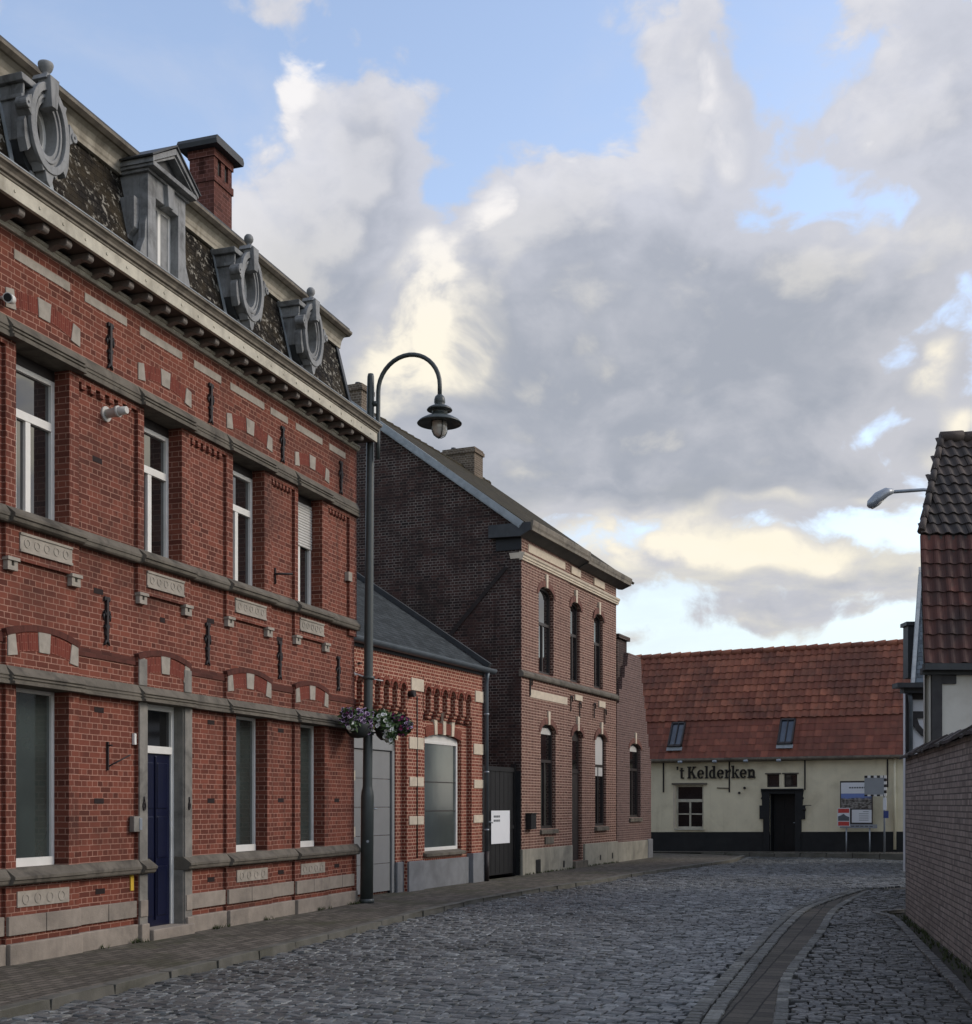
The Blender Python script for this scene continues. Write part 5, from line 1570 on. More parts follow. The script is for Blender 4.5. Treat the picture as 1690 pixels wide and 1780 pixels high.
# ------------------------------------------------------------------ right: garden wall, cottage, timber house, lamp
HG = frame('garden_wall', 6.30, 19.0, -0.21988, -0.97553, 'high brick garden wall with a dark tiled coping along the right of the lane', 'wall')
mb = MB()
mb.box(0, 22, -.28, 0, -.1, 2.30); mb.add([(0, 0, -.1), (0, 0, 2.3), (-.9, -2.6, 2.3), (-.9, -2.6, -.1)], [(0, 1, 2, 3)])
mb.build('brickwork', M['brick_g'], HG)
mb = MB()
random.seed(3)
for k in range(96):
    u = -.18 + k * .231
    z = 2.30 + random.uniform(-.012, .012); tl = random.uniform(-.015, .015)
    mb.add([(u, .07, z - .02), (u + .222, .07, z - .02 + tl), (u + .222, -.14, z + .11 + tl), (u, -.14, z + .11), (u, .07, z + .015), (u + .222, .07, z + .015 + tl), (u + .222, -.14, z + .145 + tl), (u, -.14, z + .145),
            (u, -.36, z - .02), (u + .222, -.36, z - .02)],
           [(0, 1, 2, 3), (4, 7, 6, 5), (0, 4, 5, 1), (1, 5, 6, 2), (3, 7, 4, 0), (7, 8, 9, 6), (6, 9, 2, 2) if False else (2, 6, 9), (3, 8, 7)])
mb.build('coping', M['coping'], HG)

HH = thing('cottage', (0, 0, 0), 'white cottage behind the garden wall with a steep dark red pantile roof', 'house')
mb = MB(flip=False)
mb.box(7.0, 15, 20.0, 20.25, 0, 3.80); mb.add([(6.93, 20, 0), (6.93, 20, 3.8), (8.95, 25, 3.8), (8.95, 25, 0)], [(0, 1, 2, 3)])
mb.add([(6.93, 20.05, 3.8), (8.9, 24.9, 3.8), (8.75, 24.4, 5.5), (7.05, 20.55, 5.94)], [(0, 1, 2, 3)])
mb.build('wall', M['white_wall'], HH)
mb = MB(flip=False); mb.box(7.03, 7.19, 19.94, 20.0, 0, 3.80); mb.build('timber_post', M['timber'], HH)
mb = MB(flip=False); mb.box(7.19, 7.42, 19.96, 20.0, 3.5, 3.66); mb.build('timber_bracket', M['timber'], HH)
mb = MB(flip=False); mb.box(6.86, 15, 19.74, 19.9, 3.70, 3.80); mb.box(6.86, 15, 19.9, 20.0, 3.64, 3.74); gt = mb.build('gutter', M['zinc_dark'], HH)
mb = MB(flip=False)
mb.quad((6.87, 19.86, 3.8), (15, 19.86, 3.8), (15, 20.5, 5.94), (7.03, 20.5, 5.94)); mb.quad((7.03, 20.5, 5.94), (15, 20.5, 5.94), (15, 22.0, 7.92), (7.92, 22.0, 7.92))
mb.quad((7.92, 22.0, 7.92), (15, 22, 7.92), (15, 25, 3.8), (8.95, 25, 3.8)); mb.add([(7.03, 20.5, 5.94), (7.92, 22, 7.92), (8.85, 24.4, 5.3)], [(0, 1, 2)])
roof = mb.build('roof', M['tile_h_top'], HH)
mb = MB(flip=False)
tiles(mb, (6.87, 19.84, 3.82), (1, 0, 0), (.17, .66, 2.14), 5.0, 2.24, .19, .26, .022, .035, jit=.007)
mb.build('lower_tiles', M['tile_h'], roof)
mb = MB(flip=False)
tiles(mb, (7.04, 20.5, 5.98), (1, 0, 0), (0, 1.5, 1.98), 4.8, 2.48, .19, .24, .022, .035, jit=.008, clip=lambda x, s: x > s * .36 - .02)
mb.build('upper_tiles', M['tile_h_top'], roof)
mb = MB(flip=False)
for k in range(8):
    f0, f1 = k / 8, (k + 1) / 8
    q = lambda f: (7.05 + .87 * f, 20.5 + 1.5 * f, 6.02 + 1.96 * f)
    mb.tube([q(f0), q(f1 + .02)], [.065, .05], 8)
mb.build('hip_tile', M['tile_h_top'], roof)
mb = MB(flip=False)
for k in range(16):
    mb.tube([(7.9 + k * .36, 22, 7.98 + random.uniform(-.01, .01)), (7.9 + k * .36 + .38, 22, 7.99 + random.uniform(-.01, .01))], [.10, .115], 8)
mb.build('ridge_tile', M['tile_h_top'], roof)

HI = thing('timbered_house', (.06, 0, 0), 'half timbered house with white panels and a blue slate roof behind the cottage', 'house')
mb = MB(flip=False); mb.box(9.93, 16, 30.0, 30.3, 0, 4.3); mb.add([(9.88, 30, 0), (9.88, 30, 4.3), (12.1, 36, 4.3), (12.1, 36, 0)], [(0, 1, 2, 3)]); mb.build('wall', M['timber_white'], HI)
mb = MB(flip=False)
for x0, x1, z0, z1 in ((9.90, 10.03, 0, 4.2), (10.03, 16, 4.08, 4.25), (10.03, 16, 3.64, 3.80), (10.03, 16, 2.55, 2.73), (11.0, 11.15, 0, 4.1)):
    mb.box(x0, x1, 29.95, 30.0, z0, z1)
mb.prism([(10.03, 3.66), (10.03, 3.52), (10.12, 3.38), (10.24, 3.24), (10.42, 3.12), (10.42, 3.27), (10.28, 3.38), (10.2, 3.48), (10.14, 3.66)], 29.955, 29.998)
mb.build('timber_frame', M['timber'], HI)
mb = MB(flip=False); mb.box(9.55, 16, 29.55, 29.95, 4.33, 4.44); mb.box(9.75, 16, 29.7, 29.98, 4.22, 4.33); mb.build('eave_gutter', M['zinc_dark'], HI)
mb = MB(flip=False)
mb.slab((9.93, 29.7, 4.42), (16, 29.7, 4.42), (16, 32, 7.4), (10.92, 32, 7.4), .1); mb.slab((9.93, 29.7, 4.42), (10.92, 32, 7.4), (11.4, 33, 7.4), (12.2, 36, 4.42), .1)
rf = mb.build('slate_roof', M['slate_i'], HI)
mb = MB(flip=False); mb.slab((9.90, 29.62, 4.44), (9.98, 29.62, 4.44), (10.96, 31.95, 7.46), (10.88, 31.95, 7.46), .10); mb.build('bargeboard', M['lead'], rf)
mb = MB(flip=False); mb.tube([(10.92, 32, 7.4), (10.92, 32, 7.6)], .04, 8); mb.build('finial', M['white_frame'], rf)
mb = MB(flip=False); mb.tube([(9.93, 29.85, 4.3), (9.98, 29.9, 4.0), (9.98, 29.9, 0)], .05, 10); mb.build('downpipe', M['gutter_zinc'], HI)
mb = MB(flip=False); mb.box(11.28, 11.62, 34, 34.4, 5.0, 6.4); mb.box(11.22, 11.68, 33.94, 34.46, 6.4, 6.5); mb.build('chimney', M['zinc_dark'], rf)

# plain street lamp on a steel pole behind the cottage
t = thing('street_lamp', (9.6, 25.3, 0), 'grey steel street lamp with a cobra head reaching out behind the cottage roof', 'street lamp')
mb = MB(flip=False); mb.tube([(0, 0, 0), (0, 0, 7.6), (-.25, -.05, 7.84)], [.09, .06, .045], 12); mb.tube([(-.2, -.04, 7.82), (-.9, -.15, 7.85), (-1.62, -.28, 7.77)], .035, 10); mb.build('pole', M['steel'], t)
mb = MB(flip=False)
mb.tube([(-1.55, -.27, 7.79), (-1.68, -.29, 7.77), (-1.85, -.31, 7.66), (-2.0, -.33, 7.52), (-2.05, -.335, 7.47)], [.05, .09, .115, .10, .045], 14)
mb.build('lamp_head', M['steel'], t)
mb = MB(flip=False); mb.tube([(-1.74, -.30, 7.66), (-1.88, -.315, 7.57), (-2.0, -.33, 7.46)], [.05, .085, .05], 12); mb.build('lamp_glass', M['lamp_glass'], t)


# ------------------------------------------------------------------ lamp post with flower baskets
LP = thing('lamp_post', (-1.935, 20.50, 0), 'dark green swan neck lamp post with bell shade and flower baskets', 'street lamp')
LP.rotation_euler = (0, R(.45), 0)
mb = MB(flip=False)
mb.lathe([(.0, 0), (.105, 0), (.105, 1.72), (.098, 1.80), (.082, 1.86), (.078, 1.9), (.072, 4.5), (.060, 8.3), (.056, 8.52), (.045, 8.57), (.0, 8.585)], n=20)
mb.build('pole', M['lamp_paint'], LP)
mb = MB(flip=False); mb.lathe([(.11, 0.0), (.125, .0), (.125, .05), (.108, .07)], n=20); mb.build('base_collar', M['lamp_paint'], LP)
mb = MB(flip=False); mb.lathe([(.0, 0), (.016, 0), (.016, .012), (0, .012)], (0, 0, 0), 8)
mb = MB(flip=False); mb.tube([(.02, -.10, 1.0), (.02, -.112, 1.0)], .022, 10); mb.build('lock', M['steel'], LP)
ax = Vector((.95, -.32, 0))
mb = MB(flip=False)
p0 = ax * .135
pts = [p0 + Vector((0, 0, 7.18)), p0 + Vector((0, 0, 7.5)), p0 + Vector((0, 0, 8.22))]
c0 = p0 + ax * .53 + Vector((0, 0, 8.27))
pts += [c0 + ax * (-.53 * math.cos(math.pi * k / 18)) + Vector((0, 0, .54 * math.sin(math.pi * k / 18))) for k in range(0, 19)]
pts += [p0 + ax * 1.06 + Vector((0, 0, 8.08))]
mb.tube(pts, .036, 12); mb.build('swan_neck', M['lamp_paint'], LP)
for z in (7.52, 8.08):
    mb = MB(flip=False); mb.tube([ax * .03 + Vector((0, 0, z)), ax * .135 + Vector((0, 0, z))], .045, 10); mb.build('neck_clamp', M['lamp_paint'], LP)
lc = p0 + ax * 1.06
mb = MB(flip=False)
mb.lathe([(.0, 8.12), (.04, 8.12), (.075, 8.085), (.088, 8.04), (.09, 7.99), (.075, 7.965), (.085, 7.95), (.14, 7.93), (.19, 7.90), (.205, 7.875), (.20, 7.865), (.12, 7.87), (.125, 7.80), (.15, 7.785), (.24, 7.75), (.32, 7.705), (.358, 7.665), (.355, 7.655), (.14, 7.685), (.0, 7.69)], lc, 32)
mb.build('bell_shade', M['lamp_paint'], LP)
mb = MB(flip=False); mb.lathe([(.125, 7.68), (.125, 7.60), (.115, 7.53), (.085, 7.475), (.04, 7.45), (.0, 7.445)], lc, 24); mb.build('lamp_globe', M['lamp_glass'], LP)
mb = MB(flip=False)
for k in range(4):
    a = k * math.pi / 2 + .4
    mb.tube([lc + Vector((math.cos(a) * r, math.sin(a) * r, z)) for r, z in ((.132, 7.70), (.134, 7.60), (.124, 7.53), (.094, 7.468), (.04, 7.435), (0, 7.43))], .008, 6)
mb.build('globe_guard', M['lamp_paint'], LP)
for z in (3.62, 2.72, 3.0):
    mb = MB(flip=False); mb.lathe([(.076, z), (.098, z), (.098, z + .05), (.076, z + .05)], n=16); mb.build('basket_collar', M['lamp_paint'], LP)
mb = MB(flip=False); mb.tube([(0, 0, 3.64), (-.2, -.02, 3.71)], .012, 8); mb.tube([(0, 0, 3.64), (.24, 0, 3.60)], .008, 6); mb.tube([(-.2, -.02, 3.71), (-.22, -.02, 3.70)], .03, 8)
mb.build('banner_arm', M['white_frame'], LP)


def flower_basket(x, y, z, lobes, label, bowl):
    """wire planter hung on the post: bowl, foliage, blossoms"""
    t = thing('flower_basket', (x, y, z), label, 'flower basket', group='flower baskets on the lamp post')
    cx = sum(l[0] for l in lobes) / len(lobes)
    mb = MB(flip=False); mb.lathe([(0, -.2), (.1, -.19), (.17, -.12), (.2, .0), (.19, .02)], (bowl[0], bowl[1], -.07), 18); mb.build('bowl', M['soil'], t)
    mb = MB(flip=False)
    for (lx, ly, lz, rx, ry, rz, kind, nf, nl) in lobes:
        for _ in range(nl):
            d = Vector((random.gauss(0, 1), random.gauss(0, 1), random.gauss(0, 1))).normalized()
            r = random.uniform(.45, 1.12)
            p = Vector((lx + d.x * rx * r, ly + d.y * ry * r, lz + d.z * rz * r))
            a = Vector((random.gauss(0, 1), random.gauss(0, 1), random.gauss(0, .6))).normalized()
            b = d.cross(a).normalized() if d.cross(a).length > .1 else Vector((1, 0, 0))
            s = random.uniform(.024, .046)
            mb.add([p - a * s * 1.5, p + b * s * .7 + d * .008, p + a * s * 1.5, p - b * s * .7 + d * .008], [(0, 1, 2), (0, 2, 3)])
    tag(mb.build('foliage', M['leaf'], t), kind='stuff')
    done = {}
    for (lx, ly, lz, rx, ry, rz, kind, nf, nl) in lobes:
        mb = MB(flip=False)
        for _ in range(nf):
            while True:
                d = Vector((random.gauss(0, 1), random.gauss(-.5, 1), random.gauss(-.1, 1))).normalized()
                if d.y < .45: break
            q_ = random.uniform(.72, 1.18)
            p = Vector((lx + d.x * rx * q_, ly + d.y * ry * q_, lz + d.z * rz * q_))
            n = (d + Vector((random.gauss(0, .35), random.gauss(-.2, .35), random.gauss(0, .35)))).normalized()
            a = n.orthogonal().normalized(); b = n.cross(a)
            r = random.uniform(.03, .044); m = 10
            ring0 = [p - n * .02]
            inn = {'purple': .74, 'white': .3, 'pink': .6}[kind]
            r1 = [p + (a * math.cos(2 * math.pi * k / m) + b * math.sin(2 * math.pi * k / m)) * r * inn for k in range(m)]
            r2 = [p + n * .006 + (a * math.cos(2 * math.pi * k / m) + b * math.sin(2 * math.pi * k / m)) * r * (1.0 if k % 2 else .86) for k in range(m)]
            o = len(mb.v)
            mb.v += [tuple(q) for q in ring0 + r1 + r2]
            for k in range(m):
                k2 = (k + 1) % m
                mb.f.append([o, o + 1 + k, o + 1 + k2]); mb.mi.append(0); mb.sm.append(False)
                mb.f.append([o + 1 + k, o + 1 + m + k, o + 1 + m + k2, o + 1 + k2]); mb.mi.append(1); mb.sm.append(False)
        mats = {'purple': [M['petal_purple'], M['petal_lilac']], 'white': [M['petal_lilac'], M['petal_white']], 'pink': [M['petal_pink'], M['petal_purple']]}[kind]
        tag(mb.build(kind + '_blossoms', mats, t), kind='stuff')
    return t


M['petal_lilac'] = plain('pale_lilac_petal', lin(188, 166, 196), .6, .2, 25)
flower_basket(-1.955, 19.93, 2.90, [(.03, .10, .05, .15, .2, .15, 'purple', 44, 170), (-.08, -.22, .03, .14, .2, .17, 'purple', 40, 150), (-.17, -.50, .05, .12, .16, .13, 'purple', 26, 110),
              (.0, -.05, -.10, .17, .2, .09, 'purple', 26, 130), (-.12, -.42, -.08, .10, .16, .09, 'white', 8, 80), (-.16, -.55, .10, .08, .1, .06, 'pink', 14, 50)],
              'basket of dark purple petunias on the town house side of the lamp post', (-.05, -.15))
flower_basket(-1.66, 20.50, 2.90, [(-.03, 0, .10, .16, .18, .12, 'white', 14, 330), (.04, -.03, -.03, .17, .18, .14, 'white', 34, 260), (.10, -.04, -.18, .10, .14, .12, 'white', 22, 150),
              (.24, .03, .06, .13, .16, .12, 'pink', 34, 130), (.36, .05, -.01, .12, .15, .11, 'purple', 26, 110), (.30, .0, -.10, .12, .14, .08, 'pink', 16, 90)],
              'basket of white and magenta petunias with fresh green leaves on the lamp post', (.05, .05))
mb = MB(flip=False); mb.tube([(0, 0, 2.76), (-.06, -.5, 2.76), (-.12, -.85, 2.78)], .014, 8); mb.tube([(0, 0, 2.76), (.3, .02, 2.76), (.55, .05, 2.78)], .014, 8)
mb.build('basket_arm', M['lamp_paint'], LP)


# ------------------------------------------------------------------ ground
def poly_sheet(name, pts, z, mat, parent=None, kind='structure', zf=None):
    me = bpy.data.meshes.new(name)
    bm = bmesh.new()
    vs = [bm.verts.new((x, y, zf(x, y) if zf else z)) for x, y in pts]
    f = bm.faces.new(vs)
    if f.normal.z < 0: f.normal_flip()
    bmesh.ops.triangulate(bm, faces=[f])
    lay = bm.loops.layers.uv.new('UVMap')
    for fc in bm.faces:
        for lp in fc.loops: lp[lay].uv = lp.vert.co.xy
    bm.to_mesh(me); bm.free()
    me.materials.append(mat)
    o = bpy.data.objects.new(name, me); COL.objects.link(o)
    o['kind'] = kind
    if parent: o.parent = parent
    return o


def sett_mat(name, a, b, dirt, rough=.42):
    m, T, bs = new_mat(name)
    isl = T.node('ShaderNodeNewGeometry').outputs['Random Per Island']
    co = obj_co(T)
    c = T.mix(isl, a, b)
    light = T.math('GREATER_THAN', T.math('FRACT', T.math('MULTIPLY', isl, 53.3)), .82)
    c = T.mix(T.math('MULTIPLY', light, .55), c, tuple(min(1, 1.9 * x) for x in b))
    n = T.noise(co, .32, 6, .62, .3)
    c = T.mix(T.math('MULTIPLY', T.rng(n, .42, .66), .55), c, dirt)
    n2 = T.noise(co, 26, 4, .65)
    c = T.mix(T.math('MULTIPLY', T.rng(n2, .45, .7), .35), c, tuple(.5 * x for x in a))
    T.put(bs.inputs['Base Color'], c)
    T.put(bs.inputs['Roughness'], T.rng(n2, .3, .7, rough - .1, rough + .22))
    bs.inputs['Specular IOR Level'].default_value = .5
    bump(T, bs, T.noise(co, 38, 4, .6), .5, .012)
    return m


M['sett'] = sett_mat('road_setts', lin(72, 75, 75), lin(108, 110, 108), lin(62, 62, 58), .38)
M['sett_dark'] = sett_mat('side_setts', lin(60, 60, 58), lin(88, 87, 83), lin(54, 52, 47), .48)
M['sett_light'] = sett_mat('edge_setts', lin(80, 80, 74), lin(106, 105, 97), lin(64, 62, 56), .6)
M['joint'] = plain('sandy_joints', lin(48, 46, 42), .95, .3, 3, lin(56, 60, 40), .4, .8)
M['earth'] = plain('dark_earth', lin(58, 54, 46), .95, .3, 2, lin(52, 58, 36), .5, .6)


def paver_mat(name, c1, c2, joint, w, h, moss, moss_amt):
    m, T, b = new_mat(name)
    uv = uv_of(T)
    wv = T.node('ShaderNodeTexNoise'); T.put(wv.inputs['Vector'], uv); wv.inputs['Scale'].default_value = 3
    v = T.vmath('ADD', uv, T.vmath('MULTIPLY', T.vmath('SUBTRACT', wv.outputs['Color'], (.5, .5, .5)), (.03, .03, 0)))
    mp = T.node('ShaderNodeMapping'); mp.inputs['Rotation'].default_value[2] = R(-71.3); T.put(mp.inputs['Vector'], v)
    br = T.node('ShaderNodeTexBrick'); br.offset = .5; br.offset_frequency = 2; br.squash = 1
    T.put(br.inputs['Vector'], mp.outputs[0])
    T.put(br.inputs['Color1'], (0, 0, 0)); T.put(br.inputs['Color2'], (1, 1, 1)); T.put(br.inputs['Mortar'], (.5, .5, .5))
    br.inputs['Scale'].default_value = 1; br.inputs['Mortar Size'].default_value = .009; br.inputs['Mortar Smooth'].default_value = .4
    br.inputs['Brick Width'].default_value = w; br.inputs['Row Height'].default_value = h
    c = T.mix(br.outputs['Color'], c1, c2)
    c = T.mix(T.rng(T.noise(uv, 30, 4, .6), .3, .7), T.mix(.3, c, (0, 0, 0)), c)
    c = T.mix(br.outputs['Fac'], c, joint)
    n = T.noise(uv, .9, 7, .68, .3)
    c = T.mix(T.math('MULTIPLY', T.rng(n, .47, .68), moss_amt), c, moss)
    n = T.noise(uv, .5, 5, .6)
    c = T.mix(T.math('MULTIPLY', T.rng(n, .45, .7), .4), c, tuple(.5 * x for x in c1))
    T.put(b.inputs['Base Color'], c)
    b.inputs['Roughness'].default_value = .82; b.inputs['Specular IOR Level'].default_value = .3
    bump(T, b, T.math('ADD', T.math('MULTIPLY', br.outputs['Fac'], -1), T.math('MULTIPLY', T.noise(uv, 30, 4, .6), .5)), .6, .012)
    return m


M['paver'] = paver_mat('pavement_blocks', lin(84, 79, 70), lin(120, 113, 102), lin(46, 43, 36), .21, .105, lin(64, 66, 42), .7)
M['slab'] = paver_mat('gutter_slabs', lin(78, 73, 65), lin(104, 97, 86), lin(38, 36, 32), .21, .20, lin(60, 58, 46), .4)
M['kerb'] = plain('kerb_stone', lin(96, 94, 86), .85, .2, 4, lin(62, 62, 48), .6, 1.2, bmp=.3)

ROAD_Z = -.06
poly_sheet('ground', [(-300, -300), (300, -300), (300, 400), (-300, 400)], -.14, M['earth'])
KERB = [(-8.6, -6.0), (-6.2, 2.2), (-3.751, 9.765), (-2.989, 12.133), (-2.669, 13.137), (-1.561, 16.752), (-.986, 18.8), (-.155, 21.2), (1.07, 24.1), (2.272, 26.5), (3.385, 29.0), (5.478, 33.2), (6.969, 36.158), (7.9, 38.9)]
BANDL = [(-2.0, -6), (-.55, 0), (.55, 5.0), (1.13, 7.6), (1.672, 9.745), (2.216, 11.553), (2.981, 14.0), (4.143, 17.6), (5.25, 20.6), (7.3, 24.7)]
BANDR = [(-1.46, -6), (-.01, 0), (1.09, 5.0), (1.67, 7.6), (2.22, 9.745), (2.77, 11.89), (3.36, 13.7), (4.22, 16.2), (5.55, 20.2), (7.36, 24.4)]
EDGE = [(.4, -6), (1.70, 0), (2.8, 5.0), (4.225, 11.0), (5.881, 17.97), (6.1, 19.3), (8.2, 20.2)]
WALLF = [(6.30 - .21988 * u, 19.0 - .97553 * u) for u in (0, 8, 16, 25)]
FRONT = lambda d: [(5.6199 + TF[0] * u - TF[1] * -d * -1 * 1.0, 42.93 + TF[1] * u) for u in (0,)]
nF = (TF[1], -TF[0])
fp = lambda u, v: (5.6199 + TF[0] * u + nF[0] * v, 42.93 + TF[1] * u + nF[1] * v)

FSIDE = 1.25
# pavement in front of the houses on the left
pv = KERB + [(5.2, 38.2), (4.6, 37.0), (3.9, 35.6)]
inner = [(4.6, 37.2), (.6, 28.0), (-.3, 26.2), (-2.4, 21.6), (-2.4, 20.2), (-6.2, 8.6), (-11.0, -6.0)]
poly_sheet('pavement', KERB + [fp(2.25, FSIDE + .01), fp(-2, FSIDE + .01), (1.8, 34.0)] + inner[1:], .0, M['paver'])


def offset_line(L, d):
    out = []
    for i, p in enumerate(L):
        a = Vector(L[max(i - 1, 0)]); b = Vector(L[min(i + 1, len(L) - 1)])
        t = (b - a).normalized(); out.append((p[0] + t.y * d, p[1] - t.x * d))
    return out


def walk(L, step):
    """points and headings along a polyline"""
    acc = 0.0; nxt = 0.0; out = []
    for a, b in zip(L, L[1:]):
        A, B = Vector(a), Vector(b); ln = (B - A).length; t = (B - A) / ln
        while nxt <= acc + ln:
            out.append((A + t * (nxt - acc), t)); nxt += step
        acc += ln
    return out


def smooth_line(L, n=6):
    """Catmull-Rom through the points so that kerbs run in curves"""
    P = [Vector(p) for p in L]; out = []
    for i in range(len(P) - 1):
        p0, p1, p2, p3 = P[max(i - 1, 0)], P[i], P[i + 1], P[min(i + 2, len(P) - 1)]
        for k in range(n):
            t = k / n
            q = .5 * ((2 * p1) + (p2 - p0) * t + (2 * p0 - 5 * p1 + 4 * p2 - p3) * t * t + (3 * p1 - p0 - 3 * p2 + p3) * t ** 3)
            out.append((q.x, q.y))
    out.append(tuple(P[-1])); return out


KERB_S, BL, BR_, ED = smooth_line(KERB), smooth_line(BANDL), smooth_line(BANDR), smooth_line(EDGE)


class Setts:
    """many small dressed stones, one mesh"""
    def __init__(s):
        s.v = []; s.f = []
    def stone(s, c, ax, w, d, z, h=.05, tilt=.05, dome=.003):
        """c centre, ax unit vector across, w width across, d depth along"""
        ay = Vector((-ax.y, ax.x))
        tx, ty = random.gauss(0, tilt), random.gauss(0, tilt)
        o = len(s.v)
        ring = []
        for (fx, fy, dz, k) in ((1, 1, -h, 0), (.97, .97, -.007, 1), (.84, .80, 0, 2)):
            for (sx, sy) in ((-1, -1), (1, -1), (1, 1), (-1, 1)):
                jx = random.uniform(-.008, .008); jy = random.uniform(-.008, .008)
                px, py = sx * w / 2 * fx + jx, sy * d / 2 * fy + jy
                zz = z + dz + px * tx + py * ty + (dome if k == 2 else 0)
                p = c + ax * px + ay * py
                s.v.append((p.x, p.y, zz))
        for r in (0, 4):
            for k in range(4):
                s.f.append((o + r + k, o + r + (k + 1) % 4, o + r + 4 + (k + 1) % 4, o + r + 4 + k))
        s.f.append((o + 8, o + 9, o + 10, o + 11))
    def build(s, name, mat, smooth=False):
        me = bpy.data.meshes.new(name); me.from_pydata(s.v, [], s.f); me.update()
        me.polygons.foreach_set('use_smooth', [smooth] * len(me.polygons))
        me.materials.append(mat)
        o = bpy.data.objects.new(name, me); COL.objects.link(o); o['kind'] = 'structure'
        return o


def inside(p, poly):
    x, y = p; c = False; n = len(poly)
    for i in range(n):
        x1, y1 = poly[i]; x2, y2 = poly[i - 1]
        if (y1 > y) != (y2 > y) and x < (x2 - x1) * (y - y1) / (y2 - y1) + x1:
            c = not c
    return c


random.seed(11)
FSIDE = 1.25
road_poly = offset_line(KERB_S, .06) + [fp(2.6, FSIDE), fp(9.5, FSIDE), (13.5, 30.0), (9.5, 26.5), (7.6, 24.9)] + offset_line(BL, -.14)[::-1]
side_poly = offset_line(BR_, .11) + [(8.4, 24.2), (8.2, 21.0), (6.3, 19.6)] + offset_line([p for p in ED if p[1] < 19.0], -.10)[::-1]
poly_sheet('road_bed', [(-9, -6), (-6.5, 2), (-4, 9.7), (-1.8, 16.7), (0, 21.4), (2.8, 29.5), (3.0, 42), (6, 44), (13, 39), (14, 30), (9, 24), (7, 19.3), (3, 2), (1.5, -6)], ROAD_Z - .030, M['joint'])


def pave(poly, d, z, row, wid, y0, y1, t0, t1, curve=0.0, tilt=.05, crown=None):
    S = Setts()
    d = Vector(d).normalized(); ax = Vector((d.y, -d.x))
    s = y0
    while s < y1:
        rw = row * random.uniform(.9, 1.1)
        t = t0 + random.uniform(0, wid)
        while t < t1:
            w = wid * random.uniform(.72, 1.3)
            c = d * (s + curve * (t * t) * .01 + random.uniform(-.006, .006)) + ax * (t + w / 2)
            if inside((c.x, c.y), poly):
                zz = z + random.gauss(0, .004) + (crown(c) if crown else 0)
                S.stone(c, ax, w - .010, rw - .010, zz, tilt=tilt)
            t += w
        s += rw
    return S


import mathutils.noise as mnoise
wave = lambda c: .022 * mnoise.noise(Vector((c.x * .35, c.y * .35, 0))) + .012 * mnoise.noise(Vector((c.x * 1.1, c.y * 1.1, 3)))
pave(road_poly, (.40, .917), ROAD_Z, .112, .13, 1.5, 47, -14, 16, .12, .05, wave).build('road', M['sett'])
pave(side_poly, (.22, .975), ROAD_Z + .01, .105, .12, 1.0, 26, -6, 9, .1, .065, wave).build('side_strip', M['sett_dark'])

# band of slabs between two rows of edge stones
E_ = Setts()
for L, off, st in ((BL, -.07, .15), (BL, .07, .16), (BR_, .05, .19)):
    for p, t in walk(offset_line(L, off), st):
        if -4 < p.y < 24.6:
            E_.stone(p, Vector((t.y, -t.x)), .125 if off != .05 else .11, st - .014, ROAD_Z + .018, tilt=.03)
E_.build('edge_setts', M['sett_light'])
poly_sheet('gutter_band', offset_line(BL, .13) + BR_[::-1], ROAD_Z - .004, M['slab'])
E_ = Setts()
for p, t in walk(offset_line(ED, -.06), .2):
    if -4 < p.y < 19.6:
        E_.stone(p, Vector((t.y, -t.x)), .11, .186, ROAD_Z + .035, tilt=.03)
E_.build('wall_edging', M['sett_dark'])
poly_sheet('weed_strip', ED[:-6] + [(6.5, 19.2)] + WALLF, ROAD_Z - .02, M['earth'])

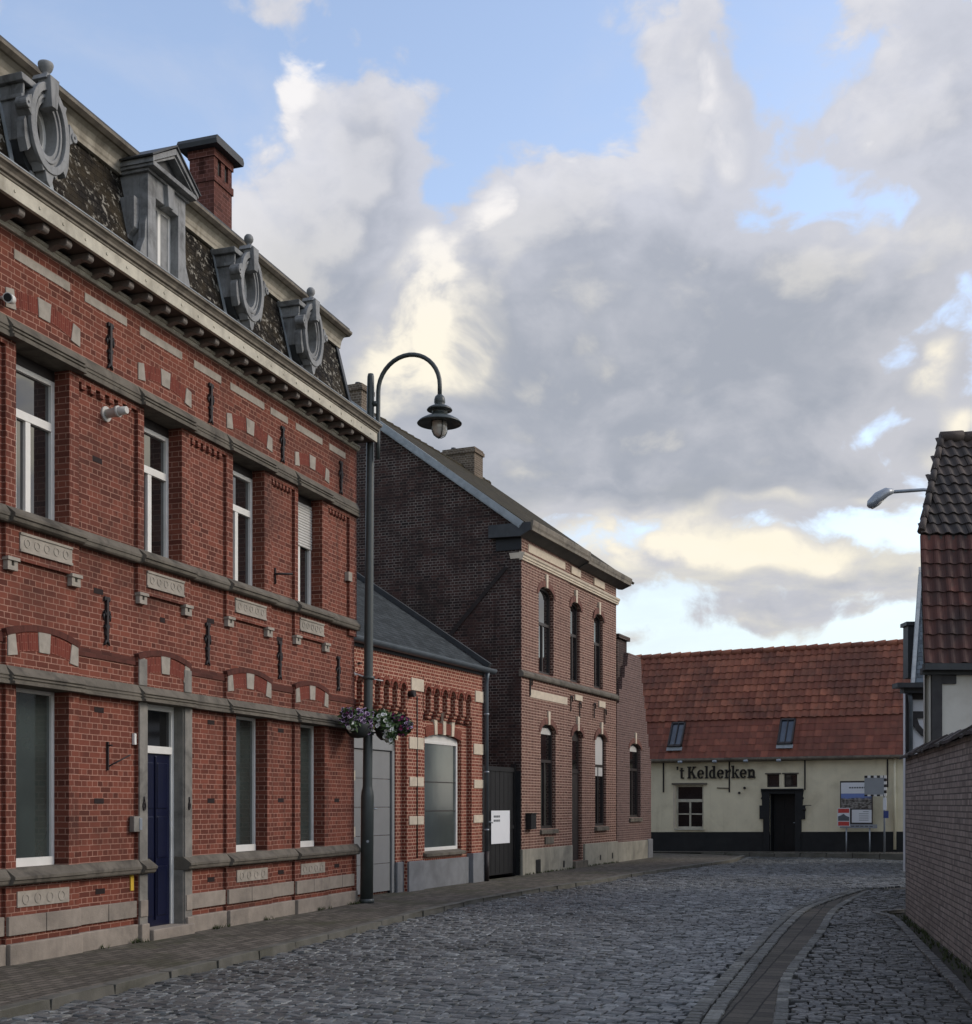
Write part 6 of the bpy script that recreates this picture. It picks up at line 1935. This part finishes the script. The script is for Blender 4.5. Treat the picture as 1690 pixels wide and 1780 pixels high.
# kerb of the left pavement
K = Setts()
for p, t in walk(offset_line(KERB_S, -.06), .9):
    K.stone(p + t * .45, Vector((t.y, -t.x)), .14, .892, .012, h=.12, tilt=.004, dome=.0)
K.build('kerb', M['kerb'], smooth=False)

# pavement of the tavern, rising a little to the right
poly_sheet('tavern_pavement', [fp(-2, 0), fp(9.5, 0), fp(9.5, FSIDE), fp(-2, FSIDE)], 0, M['paver'], zf=lambda x, y: max(-.01, .016 * ((x - 5.62) * TF[0] + (y - 42.93) * TF[1])) - .004)
K = Setts()
for p, t in walk([fp(2.2, FSIDE + .05), fp(9.5, FSIDE + .05)], .8):
    K.stone(p + t * .4, Vector((t.y, -t.x)), .14, .79, .016 * max(0, ((p.x - 5.62) * TF[0] + (p.y - 42.93) * TF[1])) + .004, h=.2, tilt=.004, dome=0)
K.build('kerb', M['kerb'], smooth=False)

# moss and weeds along the foot of the walls
W = MB(flip=False)
for k in range(900):
    r = random.random()
    if r < .45:
        u = random.uniform(8.5, 18.7); v = random.uniform(.03, .10) ** 1
        if 12.75 < u < 13.7: continue
        x, y = -A_D * NA[0] + u * TA[0] + v * NA[0], -A_D * NA[1] + u * TA[1] + v * NA[1]; z = 0
        if mnoise.noise(Vector((u * 1.7, 0, 0))) < .12: continue
    elif r < .85:
        u = random.uniform(0, 13); v = abs(random.gauss(0, .09)) + .01
        x, y = 6.30 - .21988 * u - .97553 * v, 19.0 - .97553 * u + .21988 * v; z = ROAD_Z - .02
    else:
        u = random.uniform(0, 7); v = random.uniform(.05, .1)
        x, y = .8019 + u * TC[0] + v * TC[1], 28.4559 + u * TC[1] - v * TC[0]; z = 0
    for b in range(5):
        a = random.uniform(0, 6.28); h = random.uniform(.02, .07); l = random.uniform(.01, .05)
        dx, dy = math.cos(a), math.sin(a)
        W.add([(x - dy * .006, y + dx * .006, z), (x + dy * .006, y - dx * .006, z), (x + dx * l, y + dy * l, z + h)], [(0, 1, 2)])
M['weed'] = plain('dull_weeds', lin(66, 74, 42), .8, .4, 20)
o = W.build('wall_foot_weeds', M['weed']); o['kind'] = 'stuff'
